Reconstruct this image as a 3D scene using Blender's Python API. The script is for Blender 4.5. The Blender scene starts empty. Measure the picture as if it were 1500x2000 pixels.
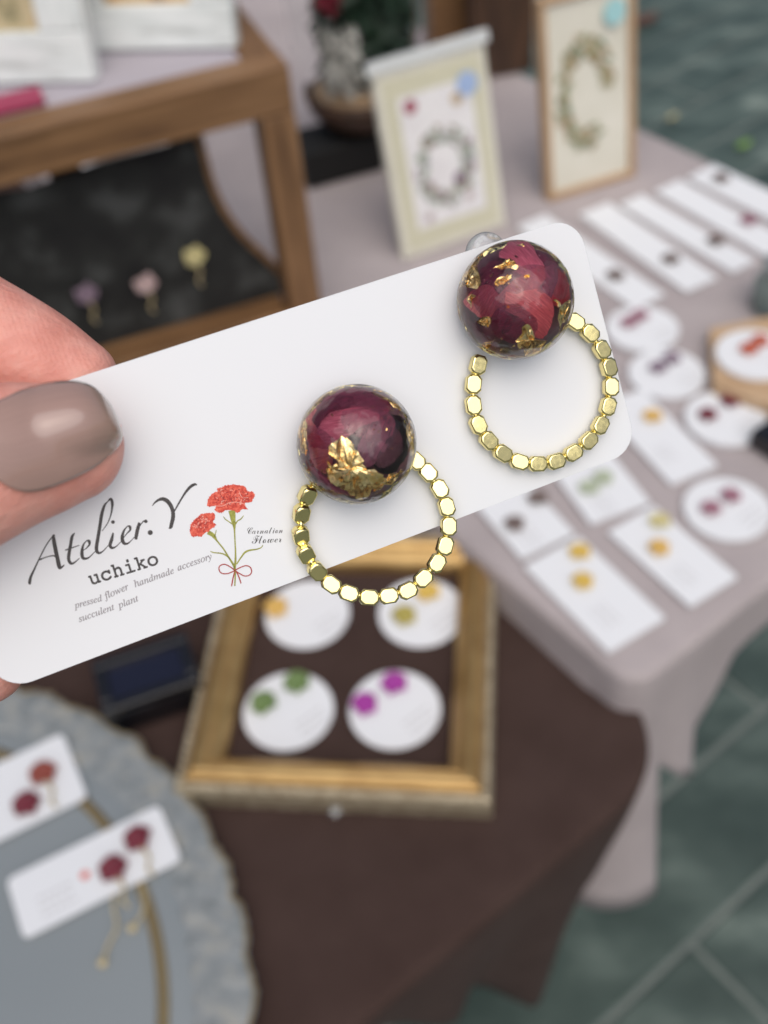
import bpy, bmesh, math, random
from mathutils import Vector, Matrix, noise as mnoise
from math import sin, cos, pi, radians, sqrt, atan2

random.seed(7)
SC = bpy.context.scene
COL = SC.collection

# ------------------------------------------------------------------ camera, sky, sun, exposure
F, PITCH, ROLL = 2100.0, radians(47), radians(-6)
CAM = Vector((0, 0, 1.2))
_f = Vector((0, cos(PITCH), -sin(PITCH))); _r = Vector((1, 0, 0)); _u = _r.cross(_f)
CR = _r * cos(ROLL) + _u * sin(ROLL); CU = -_r * sin(ROLL) + _u * cos(ROLL); CF = _f
cd = bpy.data.cameras.new('camera'); cam = bpy.data.objects.new('camera', cd); COL.objects.link(cam)
CM = Matrix((CR, CU, -CF)).transposed()
cam.matrix_world = Matrix.Translation(CAM) @ CM.to_4x4()
cd.sensor_fit = 'VERTICAL'; cd.sensor_height = 36; cd.sensor_width = 27; cd.lens = 36 * F / 2000
cd.clip_start = 0.01; cd.clip_end = 500
cd.dof.use_dof = True; cd.dof.focus_distance = 0.139; cd.dof.aperture_fstop = cd.lens / 2.25
SC.camera = cam

SUN_EL, SUN_AZ = radians(62), radians(168)          # azimuth clockwise from +Y
w = bpy.data.worlds.new('World'); SC.world = w; w.use_nodes = True
nt = w.node_tree; bg = nt.nodes['Background']
sky = nt.nodes.new('ShaderNodeTexSky'); sky.sky_type = 'NISHITA'; sky.sun_disc = False
sky.sun_elevation = SUN_EL; sky.sun_rotation = SUN_AZ
sky.air_density = 1.0; sky.dust_density = 6.0; sky.ozone_density = 1.0
hs = nt.nodes.new('ShaderNodeHueSaturation'); hs.inputs['Saturation'].default_value = 0.85
nt.links.new(sky.outputs[0], hs.inputs['Color']); nt.links.new(hs.outputs[0], bg.inputs['Color'])
bg.inputs['Strength'].default_value = 0.10
sl = bpy.data.lights.new('sun', 'SUN'); so = bpy.data.objects.new('sun', sl); COL.objects.link(so)
sl.energy = 1.6; sl.angle = radians(76); sl.color = (1, 0.995, 0.98)
sdir = Vector((sin(SUN_AZ) * cos(SUN_EL), cos(SUN_AZ) * cos(SUN_EL), sin(SUN_EL)))
so.rotation_euler = (-sdir).to_track_quat('-Z', 'Y').to_euler()
so.location = (0, 0, 4)
SC.view_settings.view_transform = 'Standard'; SC.view_settings.look = 'None'
SC.view_settings.exposure = -0.09; SC.view_settings.gamma = 1
SC.cycles.use_denoising = True
SC.cycles.max_bounces = 14; SC.cycles.transmission_bounces = 10; SC.cycles.glossy_bounces = 6
SC.cycles.sample_clamp_indirect = 8

# ------------------------------------------------------------------ projection helpers (plan survey of the stall)
def ray(x, y): return CR * ((x - 750) / F) - CU * ((y - 1000) / F) + CF
def PX(x, y, z):
    d = ray(x, y); return CAM + d * ((z - CAM.z) / d.z)
def PV(x, y, p, n):
    d = ray(x, y); return CAM + d * ((Vector(p) - CAM).dot(n) / d.dot(n))
T, B = 0.70, 0.67                                    # heights of the two tables
K = Vector((0.126, 0.324, 0)); E1 = Vector((-0.55, 0.835, 0)).normalized(); E2 = Vector((0.835, 0.55, 0)).normalized()

# ------------------------------------------------------------------ object helpers
def tag(o, label=None, cat=None, group=None, kind=None):
    if label: o['label'] = label
    if cat: o['category'] = cat
    if group: o['group'] = group
    if kind: o['kind'] = kind
    return o
def empty(name, M, label=None, cat=None, group=None):
    o = bpy.data.objects.new(name, None); COL.objects.link(o); o.empty_display_size = 0.01
    o.matrix_world = M if isinstance(M, Matrix) else Matrix.Translation(Vector(M))
    return tag(o, label, cat, group)
def obj(name, me, mat=None, parent=None, M=None):
    if mat is not None:
        ix = [p.material_index for p in me.polygons] if isinstance(mat, (list, tuple)) else None
        me.materials.clear()
        for m_ in (mat if isinstance(mat, (list, tuple)) else [mat]): me.materials.append(m_)
        if ix: me.polygons.foreach_set('material_index', ix)
    o = bpy.data.objects.new(name, me); COL.objects.link(o)
    if parent: o.parent = parent
    if M is not None: o.matrix_local = M if isinstance(M, Matrix) else Matrix.Translation(Vector(M))
    return o
def mdata(name, vs, fs, smooth=False, mi=None):
    me = bpy.data.meshes.new(name); me.from_pydata([tuple(v) for v in vs], [], fs)
    if smooth: me.polygons.foreach_set('use_smooth', [True] * len(me.polygons))
    if mi: me.polygons.foreach_set('material_index', mi)
    me.update(); return me
def fixn(me):
    bm = bmesh.new(); bm.from_mesh(me); bmesh.ops.recalc_face_normals(bm, faces=bm.faces); bm.to_mesh(me); bm.free(); return me
def boxm(name, x0, x1, y0, y1, z0, z1, bev=0.0, seg=2):
    bm = bmesh.new(); bmesh.ops.create_cube(bm, size=1)
    for v in bm.verts: v.co = Vector(((x0 + x1) / 2 + v.co.x * (x1 - x0), (y0 + y1) / 2 + v.co.y * (y1 - y0), (z0 + z1) / 2 + v.co.z * (z1 - z0)))
    if bev: bmesh.ops.bevel(bm, geom=list(bm.edges), offset=bev, segments=seg, affect='EDGES', profile=0.5)
    me = bpy.data.meshes.new(name); bm.to_mesh(me); bm.free(); return me
def prism(name, poly, z0, z1, bev=0.0, smooth=False):
    n = len(poly); vs = []; fs = []
    if bev:
        c = Vector((sum(p[0] for p in poly) / n, sum(p[1] for p in poly) / n))
        r = max((Vector(p[:2]) - c).length for p in poly); k = 1 - bev / r
        loops = [(1, z0), (1, z1 - bev), (k, z1)]
    else:
        c = Vector((0, 0)); loops = [(1, z0), (1, z1)]
    for s, z in loops:
        for p in poly: vs.append((c.x + (p[0] - c.x) * s, c.y + (p[1] - c.y) * s, z))
    for j in range(len(loops) - 1):
        for i in range(n): fs.append((j * n + i, j * n + (i + 1) % n, (j + 1) * n + (i + 1) % n, (j + 1) * n + i))
    fs.append(tuple(reversed(range(n)))); fs.append(tuple((len(loops) - 1) * n + i for i in range(n)))
    return fixn(mdata(name, vs, fs))
def roundrect(w_, h_, r, n=6, x0=0, y0=0):
    out = []
    for cx, cy, a0 in ((w_ - r, r, -90), (w_ - r, h_ - r, 0), (r, h_ - r, 90), (r, r, 180)):
        for i in range(n + 1):
            a = radians(a0 + 90 * i / n); out.append((x0 + cx + r * cos(a), y0 + cy + r * sin(a)))
    return out
def circle(r, n=40, cx=0, cy=0): return [(cx + r * cos(2 * pi * i / n), cy + r * sin(2 * pi * i / n)) for i in range(n)]
def lathe(name, prof, n=40, smooth=True, close=False):
    vs = []; fs = []
    for r, z in prof:
        for i in range(n): vs.append((r * cos(2 * pi * i / n), r * sin(2 * pi * i / n), z))
    for j in range(len(prof) - 1):
        for i in range(n): fs.append((j * n + i, j * n + (i + 1) % n, (j + 1) * n + (i + 1) % n, (j + 1) * n + i))
    if close:
        m = len(prof) - 1
        for i in range(n): fs.append((m * n + i, m * n + (i + 1) % n, (i + 1) % n, i))
    else:
        fs.append(tuple(reversed(range(n)))); fs.append(tuple((len(prof) - 1) * n + i for i in range(n)))
    return fixn(mdata(name, vs, fs, smooth))
def catmull(pts, per=6, closed=False):
    P = [Vector(p) for p in pts]; n = len(P); out = []
    rng = range(n) if closed else range(n - 1)
    for i in rng:
        p0 = P[(i - 1) % n] if closed or i > 0 else P[0]; p1 = P[i]; p2 = P[(i + 1) % n]
        p3 = P[(i + 2) % n] if closed or i + 2 < n else P[-1]
        for k in range(per):
            t = k / per
            out.append(0.5 * ((2 * p1) + (p2 - p0) * t + (2 * p0 - 5 * p1 + 4 * p2 - p3) * t * t + (3 * p1 - p0 - 3 * p2 + p3) * t ** 3))
    if not closed: out.append(P[-1])
    return out
def tube(pts, radii, n=12, cap=True, ref=Vector((0, 0, 1)), flat=1.0):
    """rings of ellipses along a line; returns verts, faces (closed)"""
    vs = []; fs = []; m = len(pts)
    for i, p in enumerate(pts):
        t = (pts[min(i + 1, m - 1)] - pts[max(i - 1, 0)]).normalized()
        a = ref.cross(t)
        if a.length < 1e-6: a = Vector((1, 0, 0)).cross(t)
        a.normalize(); b = t.cross(a)
        r = radii[i] if isinstance(radii, (list, tuple)) else radii
        ra, rb = r if isinstance(r, tuple) else (r, r * flat)
        for k in range(n):
            th = 2 * pi * k / n; vs.append(p + a * (ra * cos(th)) + b * (rb * sin(th)))
    for j in range(m - 1):
        for k in range(n): fs.append((j * n + k, j * n + (k + 1) % n, (j + 1) * n + (k + 1) % n, (j + 1) * n + k))
    if cap: fs.append(tuple(reversed(range(n)))); fs.append(tuple((m - 1) * n + k for k in range(n)))
    return vs, fs
class MB:
    def __init__(s): s.v = []; s.f = []; s.m = []
    def add(s, vs, fs, mi=0):
        o = len(s.v); s.v += [Vector(v) for v in vs]; s.f += [tuple(i + o for i in f) for f in fs]; s.m += [mi] * len(fs); return s
    def mesh(s, name, smooth=False): return mdata(name, s.v, s.f, smooth, s.m)

# ------------------------------------------------------------------ materials
def mat(name, color, rough=0.6, metal=0.0, spec=None, coat=0, sss=0, trans=0, ior=None, alpha=None):
    m = bpy.data.materials.new(name); m.use_nodes = True
    b = m.node_tree.nodes['Principled BSDF']
    b.inputs['Base Color'].default_value = (*color, 1); b.inputs['Roughness'].default_value = rough; b.inputs['Metallic'].default_value = metal
    if spec is not None: b.inputs['Specular IOR Level'].default_value = spec
    if coat: b.inputs['Coat Weight'].default_value = coat; b.inputs['Coat Roughness'].default_value = 0.06
    if sss: b.inputs['Subsurface Weight'].default_value = sss; b.inputs['Subsurface Radius'].default_value = (1, 0.4, 0.25); b.inputs['Subsurface Scale'].default_value = 0.0025
    if trans: b.inputs['Transmission Weight'].default_value = trans
    if ior: b.inputs['IOR'].default_value = ior
    if alpha is not None: b.inputs['Alpha'].default_value = alpha
    return m
def N(m, t, **kw):
    n = m.node_tree.nodes.new(t)
    for k, v in kw.items():
        if hasattr(n, k): setattr(n, k, v)
        else: n.inputs[k].default_value = v
    return n
def L(m, a, b): m.node_tree.links.new(a, b)
def BS(m): return m.node_tree.nodes['Principled BSDF']
def vary(m, cols, scale=5, detail=4, coord='Object', stretch=(1, 1, 1), pos=None, rough=0.55, dist=0.0):
    """colour from noise through a ramp"""
    tc = N(m, 'ShaderNodeTexCoord'); mp = N(m, 'ShaderNodeMapping'); mp.inputs['Scale'].default_value = stretch
    nz = N(m, 'ShaderNodeTexNoise', Scale=scale, Detail=detail, Roughness=rough, Distortion=dist)
    rp = N(m, 'ShaderNodeValToRGB'); L(m, tc.outputs[coord], mp.inputs[0]); L(m, mp.outputs[0], nz.inputs['Vector']); L(m, nz.outputs[0], rp.inputs[0])
    el = rp.color_ramp.elements; k = len(cols)
    while len(el) < k: el.new(0.5)
    for i, c in enumerate(cols):
        el[i].position = (pos[i] if pos else 0.3 + 0.4 * i / max(1, k - 1)); el[i].color = (*c, 1)
    L(m, rp.outputs[0], BS(m).inputs['Base Color']); return nz, rp, mp
def bump(m, scale, strength, distance=0.001, detail=3, coord='Object', stretch=(1, 1, 1), kind='ShaderNodeTexNoise', slot='Normal'):
    tc = N(m, 'ShaderNodeTexCoord'); mp = N(m, 'ShaderNodeMapping'); mp.inputs['Scale'].default_value = stretch
    nz = N(m, kind); nz.inputs['Scale'].default_value = scale
    if 'Detail' in nz.inputs and kind == 'ShaderNodeTexNoise': nz.inputs['Detail'].default_value = detail
    bp = N(m, 'ShaderNodeBump', Strength=strength, Distance=distance)
    prev = BS(m).inputs[slot]
    if prev.is_linked: L(m, prev.links[0].from_socket, bp.inputs['Normal'])
    L(m, tc.outputs[coord], mp.inputs[0]); L(m, mp.outputs[0], nz.inputs['Vector']); L(m, nz.outputs[0], bp.inputs['Height']); L(m, bp.outputs[0], prev)
    return bp
def S(r, g, b):                                       # 8-bit sRGB to linear
    f = lambda c: (c / 255 / 12.92) if c <= 10 else ((c / 255 + 0.055) / 1.055) ** 2.4
    return (f(r), f(g), f(b))

M_card = mat('card_stock', (0.775, 0.79, 0.815), 0.5, spec=0.3); bump(M_card, 9000, 0.05, 0.00002)
M_inkfaint = mat('faint_ink', (0.5, 0.49, 0.5), 0.6)
M_ink = mat('black_ink', (0.035, 0.03, 0.03), 0.6); M_inkgrey = mat('grey_ink', (0.30, 0.28, 0.30), 0.6)
vary(M_ink, [(0.02, 0.018, 0.018), (0.09, 0.08, 0.08)], 9000, 2)
M_red = mat('red_ink', S(205, 75, 55), 0.6); vary(M_red, [S(180, 45, 38), S(215, 82, 62), S(232, 120, 98)], 2600, 4, pos=(0.32, 0.5, 0.68))
M_reddk = mat('dark_red_ink', S(160, 40, 38), 0.6); M_redlt = mat('light_red_ink', S(235, 170, 155), 0.6)
M_green = mat('green_ink', S(150, 150, 60), 0.6); vary(M_green, [S(120, 122, 48), S(172, 172, 80)], 2500, 3)
M_bow = mat('bow_ink', S(165, 52, 48), 0.6)
M_cloth_b = mat('brown_cloth', (0.04, 0.026, 0.023), 0.92, spec=0.15)
vary(M_cloth_b, [(0.048, 0.029, 0.0245), (0.061, 0.038, 0.0325)], 30, 4); bump(M_cloth_b, 2600, 0.35, 0.0004); bump(M_cloth_b, 9, 0.35, 0.006, 4, stretch=(1, 2.2, 1)); BS(M_cloth_b).inputs['Sheen Weight'].default_value = 0.02
M_cloth_t = mat('taupe_cloth', (0.33, 0.285, 0.29), 0.9, spec=0.15)
vary(M_cloth_t, [(0.37, 0.328, 0.33), (0.435, 0.386, 0.388)], 18, 4); bump(M_cloth_t, 2600, 0.3, 0.0004); bump(M_cloth_t, 8, 0.35, 0.006, 4, stretch=(1, 2, 1))
M_wood = mat('stained_wood', (0.2, 0.1, 0.05), 0.5)
vary(M_wood, [(0.085, 0.042, 0.018), (0.20, 0.105, 0.045), (0.27, 0.15, 0.07)], 9, 6, stretch=(1.2, 14, 14), pos=(0.3, 0.5, 0.72)); bump(M_wood, 30, 0.3, 0.0006, stretch=(1, 20, 20))
M_wood_l = mat('pale_wood', (0.5, 0.34, 0.2), 0.55)
vary(M_wood_l, [(0.42, 0.27, 0.15), (0.58, 0.41, 0.26)], 14, 5, stretch=(1, 10, 10)); bump(M_wood_l, 40, 0.2, 0.0004, stretch=(1, 12, 12))
M_wood_d = mat('dark_wood', (0.06, 0.03, 0.018), 0.45); vary(M_wood_d, [(0.03, 0.016, 0.01), (0.10, 0.05, 0.026)], 12, 5, stretch=(8, 8, 1))
M_black = mat('black_velvet', (0.012, 0.012, 0.012), 0.8); vary(M_black, [(0.006, 0.006, 0.007), (0.016, 0.017, 0.016), (0.085, 0.09, 0.088)], 22, 3, pos=(0.3, 0.52, 0.72))  # pale grey blotches paint glassy reflections and blurred goods into the black
M_gloss_b = mat('black_gloss', (0.008, 0.008, 0.01), 0.12, coat=0.5)
M_dkglass = mat('dark_glass', (0.012, 0.014, 0.03), 0.05)
M_goldfr = mat('gold_frame', (0.52, 0.34, 0.14), 0.33, 0.75); vary(M_goldfr, [(0.47, 0.30, 0.12), (0.58, 0.39, 0.165)], 60, 2); bump(M_goldfr, 300, 0.2, 0.0004)
M_silverfr = mat('champagne_beading', (0.42, 0.36, 0.25), 0.4, 0.5); vary(M_silverfr, [(0.28, 0.22, 0.14), (0.55, 0.48, 0.35)], 200, 3)
M_white = mat('distressed_white_paint', (0.78, 0.81, 0.80), 0.6); vary(M_white, [(0.5, 0.52, 0.5), (0.74, 0.78, 0.77), (0.82, 0.85, 0.84)], 26, 6, stretch=(1, 5, 5), pos=(0.28, 0.42, 0.6)); bump(M_white, 40, 0.4, 0.0008, stretch=(1, 5, 5))
M_cream = mat('cream_paper', (0.70, 0.68, 0.58), 0.6); vary(M_cream, [(0.66, 0.64, 0.54), (0.73, 0.71, 0.62)], 30, 4)
M_mat = mat('cream_mount', (0.62, 0.60, 0.45), 0.6); M_paper = mat('white_paper', (0.80, 0.79, 0.79), 0.6); vary(M_paper, [(0.74, 0.72, 0.73), (0.83, 0.82, 0.82)], 60, 4)
M_gold = mat('pale_gold', (0.88, 0.755, 0.345), 0.13, 1.0)
bump(M_gold, 700, 0.06, 0.00010, 3)
_nz = N(M_gold, 'ShaderNodeTexNoise', Scale=1500, Detail=5); _mr = N(M_gold, 'ShaderNodeMapRange'); _mr.inputs[1].default_value = 0.35; _mr.inputs[2].default_value = 0.75; _mr.inputs[3].default_value = 0.05; _mr.inputs[4].default_value = 0.20
_tc = N(M_gold, 'ShaderNodeTexCoord'); L(M_gold, _tc.outputs['Object'], _nz.inputs['Vector']); L(M_gold, _nz.outputs[0], _mr.inputs[0]); L(M_gold, _mr.outputs[0], BS(M_gold).inputs['Roughness'])
M_leafgold = mat('gold_leaf', (0.95, 0.66, 0.26), 0.24, 1.0); vary(M_leafgold, [(0.72, 0.42, 0.12), (0.98, 0.70, 0.30), (1.0, 0.82, 0.45)], 700, 5, pos=(0.3, 0.5, 0.7)); bump(M_leafgold, 900, 0.5, 0.0003, 3)
M_resin = mat('clear_resin', (1, 1, 1), 0.0, trans=1.0, ior=1.49); bump(M_resin, 230, 0.35, 0.0024, 2)
M_air = mat('air_bubble', (1, 1, 1), 0.0, trans=1.0, ior=0.75)
M_plastic = mat('clear_plastic', (0.85, 0.87, 0.88), 0.15, trans=0.75, ior=1.3)
def veil(name, c, al):
    m = mat(name, c, 0.5, spec=0.3, alpha=al); nz, rp, mp = vary(m, [tuple(v * .7 for v in c), c, tuple(min(1, v * 1.5) for v in c)], 6, 5, coord='UV', stretch=(0.6, 14, 1), pos=(.3, .5, .7))
    mr = N(m, 'ShaderNodeMapRange'); mr.inputs[1].default_value = .3; mr.inputs[2].default_value = .7; mr.inputs[3].default_value = al * .5; mr.inputs[4].default_value = min(1, al * 1.5); L(m, nz.outputs[0], mr.inputs[0]); L(m, mr.outputs[0], BS(m).inputs['Alpha']); return m
def petal(name, a, b, c):
    up = lambda q: tuple(min(.95, v * 1.35) for v in q); a, b, c = up(a), up(b), up(c); m = mat(name, b, 0.55, spec=0.3); vary(m, [a, b, c], 6, 6, coord='UV', stretch=(0.5, 8, 1), pos=(0.26, 0.5, 0.74), rough=0.6); bump(m, 10, 0.5, 0.0003, 4, coord='UV', stretch=(0.6, 14, 1)); return m
M_core = mat('crimson_core', (0.05, 0.006, 0.015), 0.5); vary(M_core, [(0.03, 0.004, 0.012), (0.11, 0.01, 0.03), (0.19, 0.02, 0.055)], 260, 4, pos=(0.35, 0.5, 0.68))
PT = {
 'pink':  petal('petal_pink', S(134, 40, 66), S(182, 80, 104), S(210, 124, 140)),
 'rose':  petal('petal_rose', S(138, 36, 50), S(192, 78, 88), S(218, 122, 120)),
 'red':   petal('petal_red', S(104, 8, 22), S(156, 26, 44), S(182, 56, 68)),
 'peach': petal('petal_peach', S(176, 72, 70), S(205, 112, 98), S(218, 142, 120)),
 'plum':  petal('petal_plum', S(80, 20, 42), S(118, 42, 68), S(148, 74, 96)),
 'dark':  petal('petal_dark', S(58, 8, 26), S(92, 16, 44), S(122, 34, 62)),
 'black': petal('petal_black', S(6, 2, 5), S(22, 5, 14), S(46, 12, 28)),
 'veil_pink': veil('veil_pink', (.50, .12, .20), .42), 'veil_wine': veil('veil_wine', (.26, .03, .08), .5), 'veil_mauve': veil('veil_mauve', (.34, .12, .17), .32),
 'mauve': petal('petal_mauve', S(92, 42, 62), S(126, 66, 88), S(150, 96, 112))}
M_skin = mat('skin', (0.62, 0.27, 0.20), 0.48, sss=0.25, spec=0.4)
vary(M_skin, [S(204, 132, 118), S(222, 154, 140), S(231, 174, 160)], 150, 6, pos=(0.28, 0.5, 0.74), rough=.6)
bump(M_skin, 800, 0.55, 0.0005, 6, stretch=(0.45, 1, 1))
_w = bump(M_skin, 520, 0.10, 0.00015, 0, stretch=(1, -.55, .3), kind='ShaderNodeTexWave'); _wt = _w.inputs['Height'].links[0].from_node; _wt.inputs['Distortion'].default_value = 3; _wt.inputs['Detail Scale'].default_value = .6; bump(M_skin, 2600, 0.22, 0.00012, 2, kind='ShaderNodeTexVoronoi')
M_nail = mat('nail_polish', S(158, 134, 125), 0.24, coat=1.0)
M_ground_joint = mat('grout', (0.13, 0.16, 0.145), 0.9); vary(M_ground_joint, [(0.13, 0.155, 0.145), (0.20, 0.23, 0.212)], 12, 5)
M_slate = mat('green_slate', (0.06, 0.09, 0.08), 0.42)
_a = vary(M_slate, [(0.034, 0.055, 0.048), (0.060, 0.088, 0.077), (0.11, 0.148, 0.130), (0.28, 0.33, 0.285)], 5.5, 6, coord='Generated', stretch=(1, 1, 1), pos=(0.30, 0.48, 0.62, 0.74), dist=0.25)
_g = N(M_slate, 'ShaderNodeNewGeometry'); _rm = N(M_slate, 'ShaderNodeMapping'); _rm.inputs['Rotation'].default_value = (0, 0, radians(-32)); _rm.inputs['Scale'].default_value = (1.3, 2.0, 1)
L(M_slate, _g.outputs['Position'], _rm.inputs[0]); L(M_slate, _rm.outputs[0], _a[0].inputs['Vector'])
bump(M_slate, 9, 0.5, 0.01, 5)
M_plate = mat('grey_glass', (0.20, 0.245, 0.265), 0.22, coat=0.3); vary(M_plate, [(0.235, 0.262, 0.275), (0.262, 0.29, 0.302)], 5, 3)
M_lace = mat('lace_relief', (0.24, 0.26, 0.26), 0.35); vary(M_lace, [(0.20, 0.222, 0.228), (0.255, 0.275, 0.282), (0.34, 0.335, 0.30)], 90, 4, pos=(0.35, 0.5, 0.7)); bump(M_lace, 260, 0.5, 0.0008)
M_goldline = mat('gold_line', (0.30, 0.23, 0.12), 0.4, 0.5)
M_pinkred = mat('crimson_paper', (0.32, 0.035, 0.09), 0.6)
M_lilac = mat('lilac_cloth', (0.40, 0.37, 0.41), 0.9); bump(M_lilac, 2500, 0.3, 0.0004)
M_brownlining = M_wood_d

# ------------------------------------------------------------------ ground: slate paving
gm = bpy.data.meshes.new('pavement'); R_ = 60
ground = obj('pavement', mdata('pavement', [(-R_, -R_, 0), (R_, -R_, 0), (R_, R_, 0), (-R_, R_, 0)], [(0, 1, 2, 3)]), M_slate); tag(ground, kind='structure')
obj('grout_bed', mdata('grout_bed', [(-1.6, -0.6, .0015), (2.6, -0.6, .0015), (2.6, 4.6, .0015), (-1.6, 4.6, .0015)], [(0, 1, 2, 3)]), M_ground_joint, ground)
ROW = 0.139; ang = atan2(E2.y, E2.x)
stone_meshes = []
for k in range(4):
    bm = bmesh.new(); me = boxm('paving_stone', 0, 1.24, 0, ROW - 0.0075, -0.02, 0.004, 0.0022, 1); stone_meshes.append(me); me.materials.append(M_slate)
base1 = 0.2055
cnt = 0
for row in range(-3, 24):
    for col in range(-2, 4):
        c = E1 * (base1 + row * ROW + 0.003) + E2 * (col * 1.247 + (row * 0.77) % 1.247)
        mid = c + E2 * 0.62 + E1 * 0.07
        # keep the stones that can be seen past the tables
        if mid.x < -0.5 and mid.y < 2.6: continue
        if mid.y < -0.7 or mid.y > 4.2 or mid.x > 0.62 * mid.y + 0.95 or mid.x < -0.15 * mid.y - .4: continue
        o = obj('paving_stone', stone_meshes[(row * 5 + col) % 4], None, ground)
        o.matrix_local = Matrix.Translation((c.x, c.y, random.uniform(0, 0.0016))) @ Matrix.Rotation(ang, 4, 'Z'); cnt += 1

# ------------------------------------------------------------------ table cloths
def drape(name, corners, radii, z, hang, flare, material, label, ntop=26, rows=12, wr=0.0006, seed=0):
    """corners: plan polygon (counter-clockwise); hang(p, n) gives the drop at a rim point; flare(p,n,s) the outward swing at the hem"""
    pts = []; nrm = []
    n = len(corners)
    for i in range(n):
        c = Vector(corners[i]); a = (Vector(corners[i - 1]) - c).normalized(); b = (Vector(corners[(i + 1) % n]) - c).normalized(); r = radii[i]
        s = c + a * r; e = c + b * r; o_ = c + (a + b) * r
        seg = 14
        for k in range(seg + 1):
            th = k / seg * pi / 2
            d = (-b * cos(th) - a * sin(th))
            pts.append(o_ + d * r); nrm.append(d)
        nx = Vector(corners[(i + 1) % n]); rn = radii[(i + 1) % n]
        e2 = nx - b * rn; m = max(2, int((e2 - e).length / 0.012))
        for k in range(1, m): pts.append(e.lerp(e2, k / m)); nrm.append(Vector((b.y, -b.x)))
    N_ = len(pts); vs = []; fs = []
    acc = [0]
    for i in range(1, N_): acc.append(acc[-1] + (pts[i] - pts[i - 1]).length)
    cen = sum(pts, Vector((0, 0))) / N_
    rr = 0.006
    def wz(p): return wr * (mnoise.noise(Vector((p.x * 14 + seed, p.y * 14, 0.3))) + 0.6 * mnoise.noise(Vector((p.x * 34, p.y * 34 + seed, 1.3))))
    # top: rings shrinking to the centre
    rings = 22
    for j in range(rings):
        t = (j / (rings - 1)) ** 0.8
        for p in pts:
            q = cen.lerp(p, max(t, 0.004)); vs.append((q.x, q.y, z + wz(q)))
    for j in range(rings - 1):
        for i in range(N_): fs.append((j * N_ + i, j * N_ + (i + 1) % N_, (j + 1) * N_ + (i + 1) % N_, (j + 1) * N_ + i))
    fs.append(tuple(range(N_)))
    base = (rings - 1) * N_
    prev = base
    for j in range(1, rows + 4):
        st = len(vs)
        for i, p in enumerate(pts):
            Lh = hang(p, nrm[i], acc[i])
            if j <= 3:
                a = j / 3 * pi / 2; off = rr * sin(a); dz = rr * (1 - cos(a))
            else:
                t = (j - 3) / rows; off = rr + flare(p, nrm[i], acc[i]) * t ** 1.3 * Lh; dz = rr + Lh * t
            q = p + nrm[i] * off; vs.append((q.x, q.y, z + wz(p) - dz))
        for i in range(N_): fs.append((prev + i, prev + (i + 1) % N_, st + (i + 1) % N_, st + i))
        prev = st
    me = fixn(mdata(name, vs, fs, True)); o = obj(name, me, material)
    md = o.modifiers.new('thick', 'SOLIDIFY'); md.thickness = 0.0007; md.offset = -1
    return tag(o, label, 'tablecloth')
def pl(a, b): return (K + E1 * a + E2 * b).to_2d()
def ee(p): d = Vector((p.x, p.y, 0)) - K; return d.dot(E1), d.dot(E2)
def sm(x): x = max(0.0, min(1.0, x)); return x * x * (3 - 2 * x)
def hang_t(p, n, s):
    a, b = ee(p)
    if n.xy.dot(E1.xy) < -0.3 or (a < 0.012 and b < 0.012):
        d = max(0, b - 0.004)
        tongue = 0.222 * (1 - sm((d - 0.009) / 0.012))
        side = 0.038 + 0.058 * (1 - sm((d - 0.05) / 0.035)) + 0.032 * math.exp(-((d - 0.042) / 0.014) ** 2)
        base = 0.028 + (side - 0.028) * sm(d / 0.01)
        return max(base, tongue)
    return 0.03
def flare_t(p, n, s):
    a, b = ee(p)
    if n.xy.dot(E1.xy) < -0.3:
        return 0.15 * (1 - sm((b - .014) / .014)) + 0.16 * math.exp(-((b - 0.042) / 0.013) ** 2) + 0.06 * sin(b / .05) * (b > .07)
    return 0.12
drape('tablecloth', [pl(0, 0), pl(0, 0.44), pl(1.05, 0.44), pl(1.05, 0)], [0.012, 0.02, 0.02, 0.02], T, hang_t, flare_t, M_cloth_t,
      'pale taupe tablecloth hanging in a long tongue at its corner', seed=3)
def hang_b(p, n, s):
    a, b = ee(p)
    if a < 0.06 and b > -0.4:
        return max(0.03, 0.345 + min(0, b + .047) * 1.85 - max(0, b + .047) * 4.5 - max(0, a + .034) * 3)
    return 0.05
def flare_b(p, n, s):
    a, b = ee(p)
    if a < 0.06: return -0.12 + 0.06 * sin(b / 0.085 * 2 * pi + 1.2)
    return 0.02
drape('tablecloth', [pl(-0.034, -0.95), pl(-0.034, 0.004), pl(0.9, 0.004), pl(0.9, -0.95)], [0.05, 0.052, 0.02, 0.02], B, hang_b, flare_b, M_cloth_b,
      'dark brown tablecloth under the gold frame and grey plate', seed=11, wr=0.0008)

# ------------------------------------------------------------------ the held card, its frame of reference in millimetres
def camv(v): return CR * v[0] + CU * v[1] + CF * v[2]
_cu = camv((0.9153503, 0.34290281, 0.21107225)); _cv = camv((-0.29695015, 0.92889782, -0.22129041)); _cw = _cu.cross(_cv)
C0 = CAM + camv((-45.77177289, -21.69104099, 128.67566679)) * 0.001
CARD = Matrix((_cu, _cv, _cw)).transposed().to_4x4(); CARD.translation = C0
CINV = CARD.inverted()
CW, CH = 0.088, 0.03245
def KW(x, y, w_=0.0):                                # sight line met with the plane w_ mm above the card -> card coordinates in metres
    p = PV(x, y, C0 + _cw * (w_ * 0.001), _cw); return CINV @ p
poly = roundrect(CW, CH, 0.0038, 8)
card = obj('earring_card', prism('earring_card', poly, -0.00045, 0.0, 0.00006), M_card); card.matrix_world = CARD
tag(card, 'long white printed card held between thumb and finger', 'card', 'long earring cards')

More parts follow.
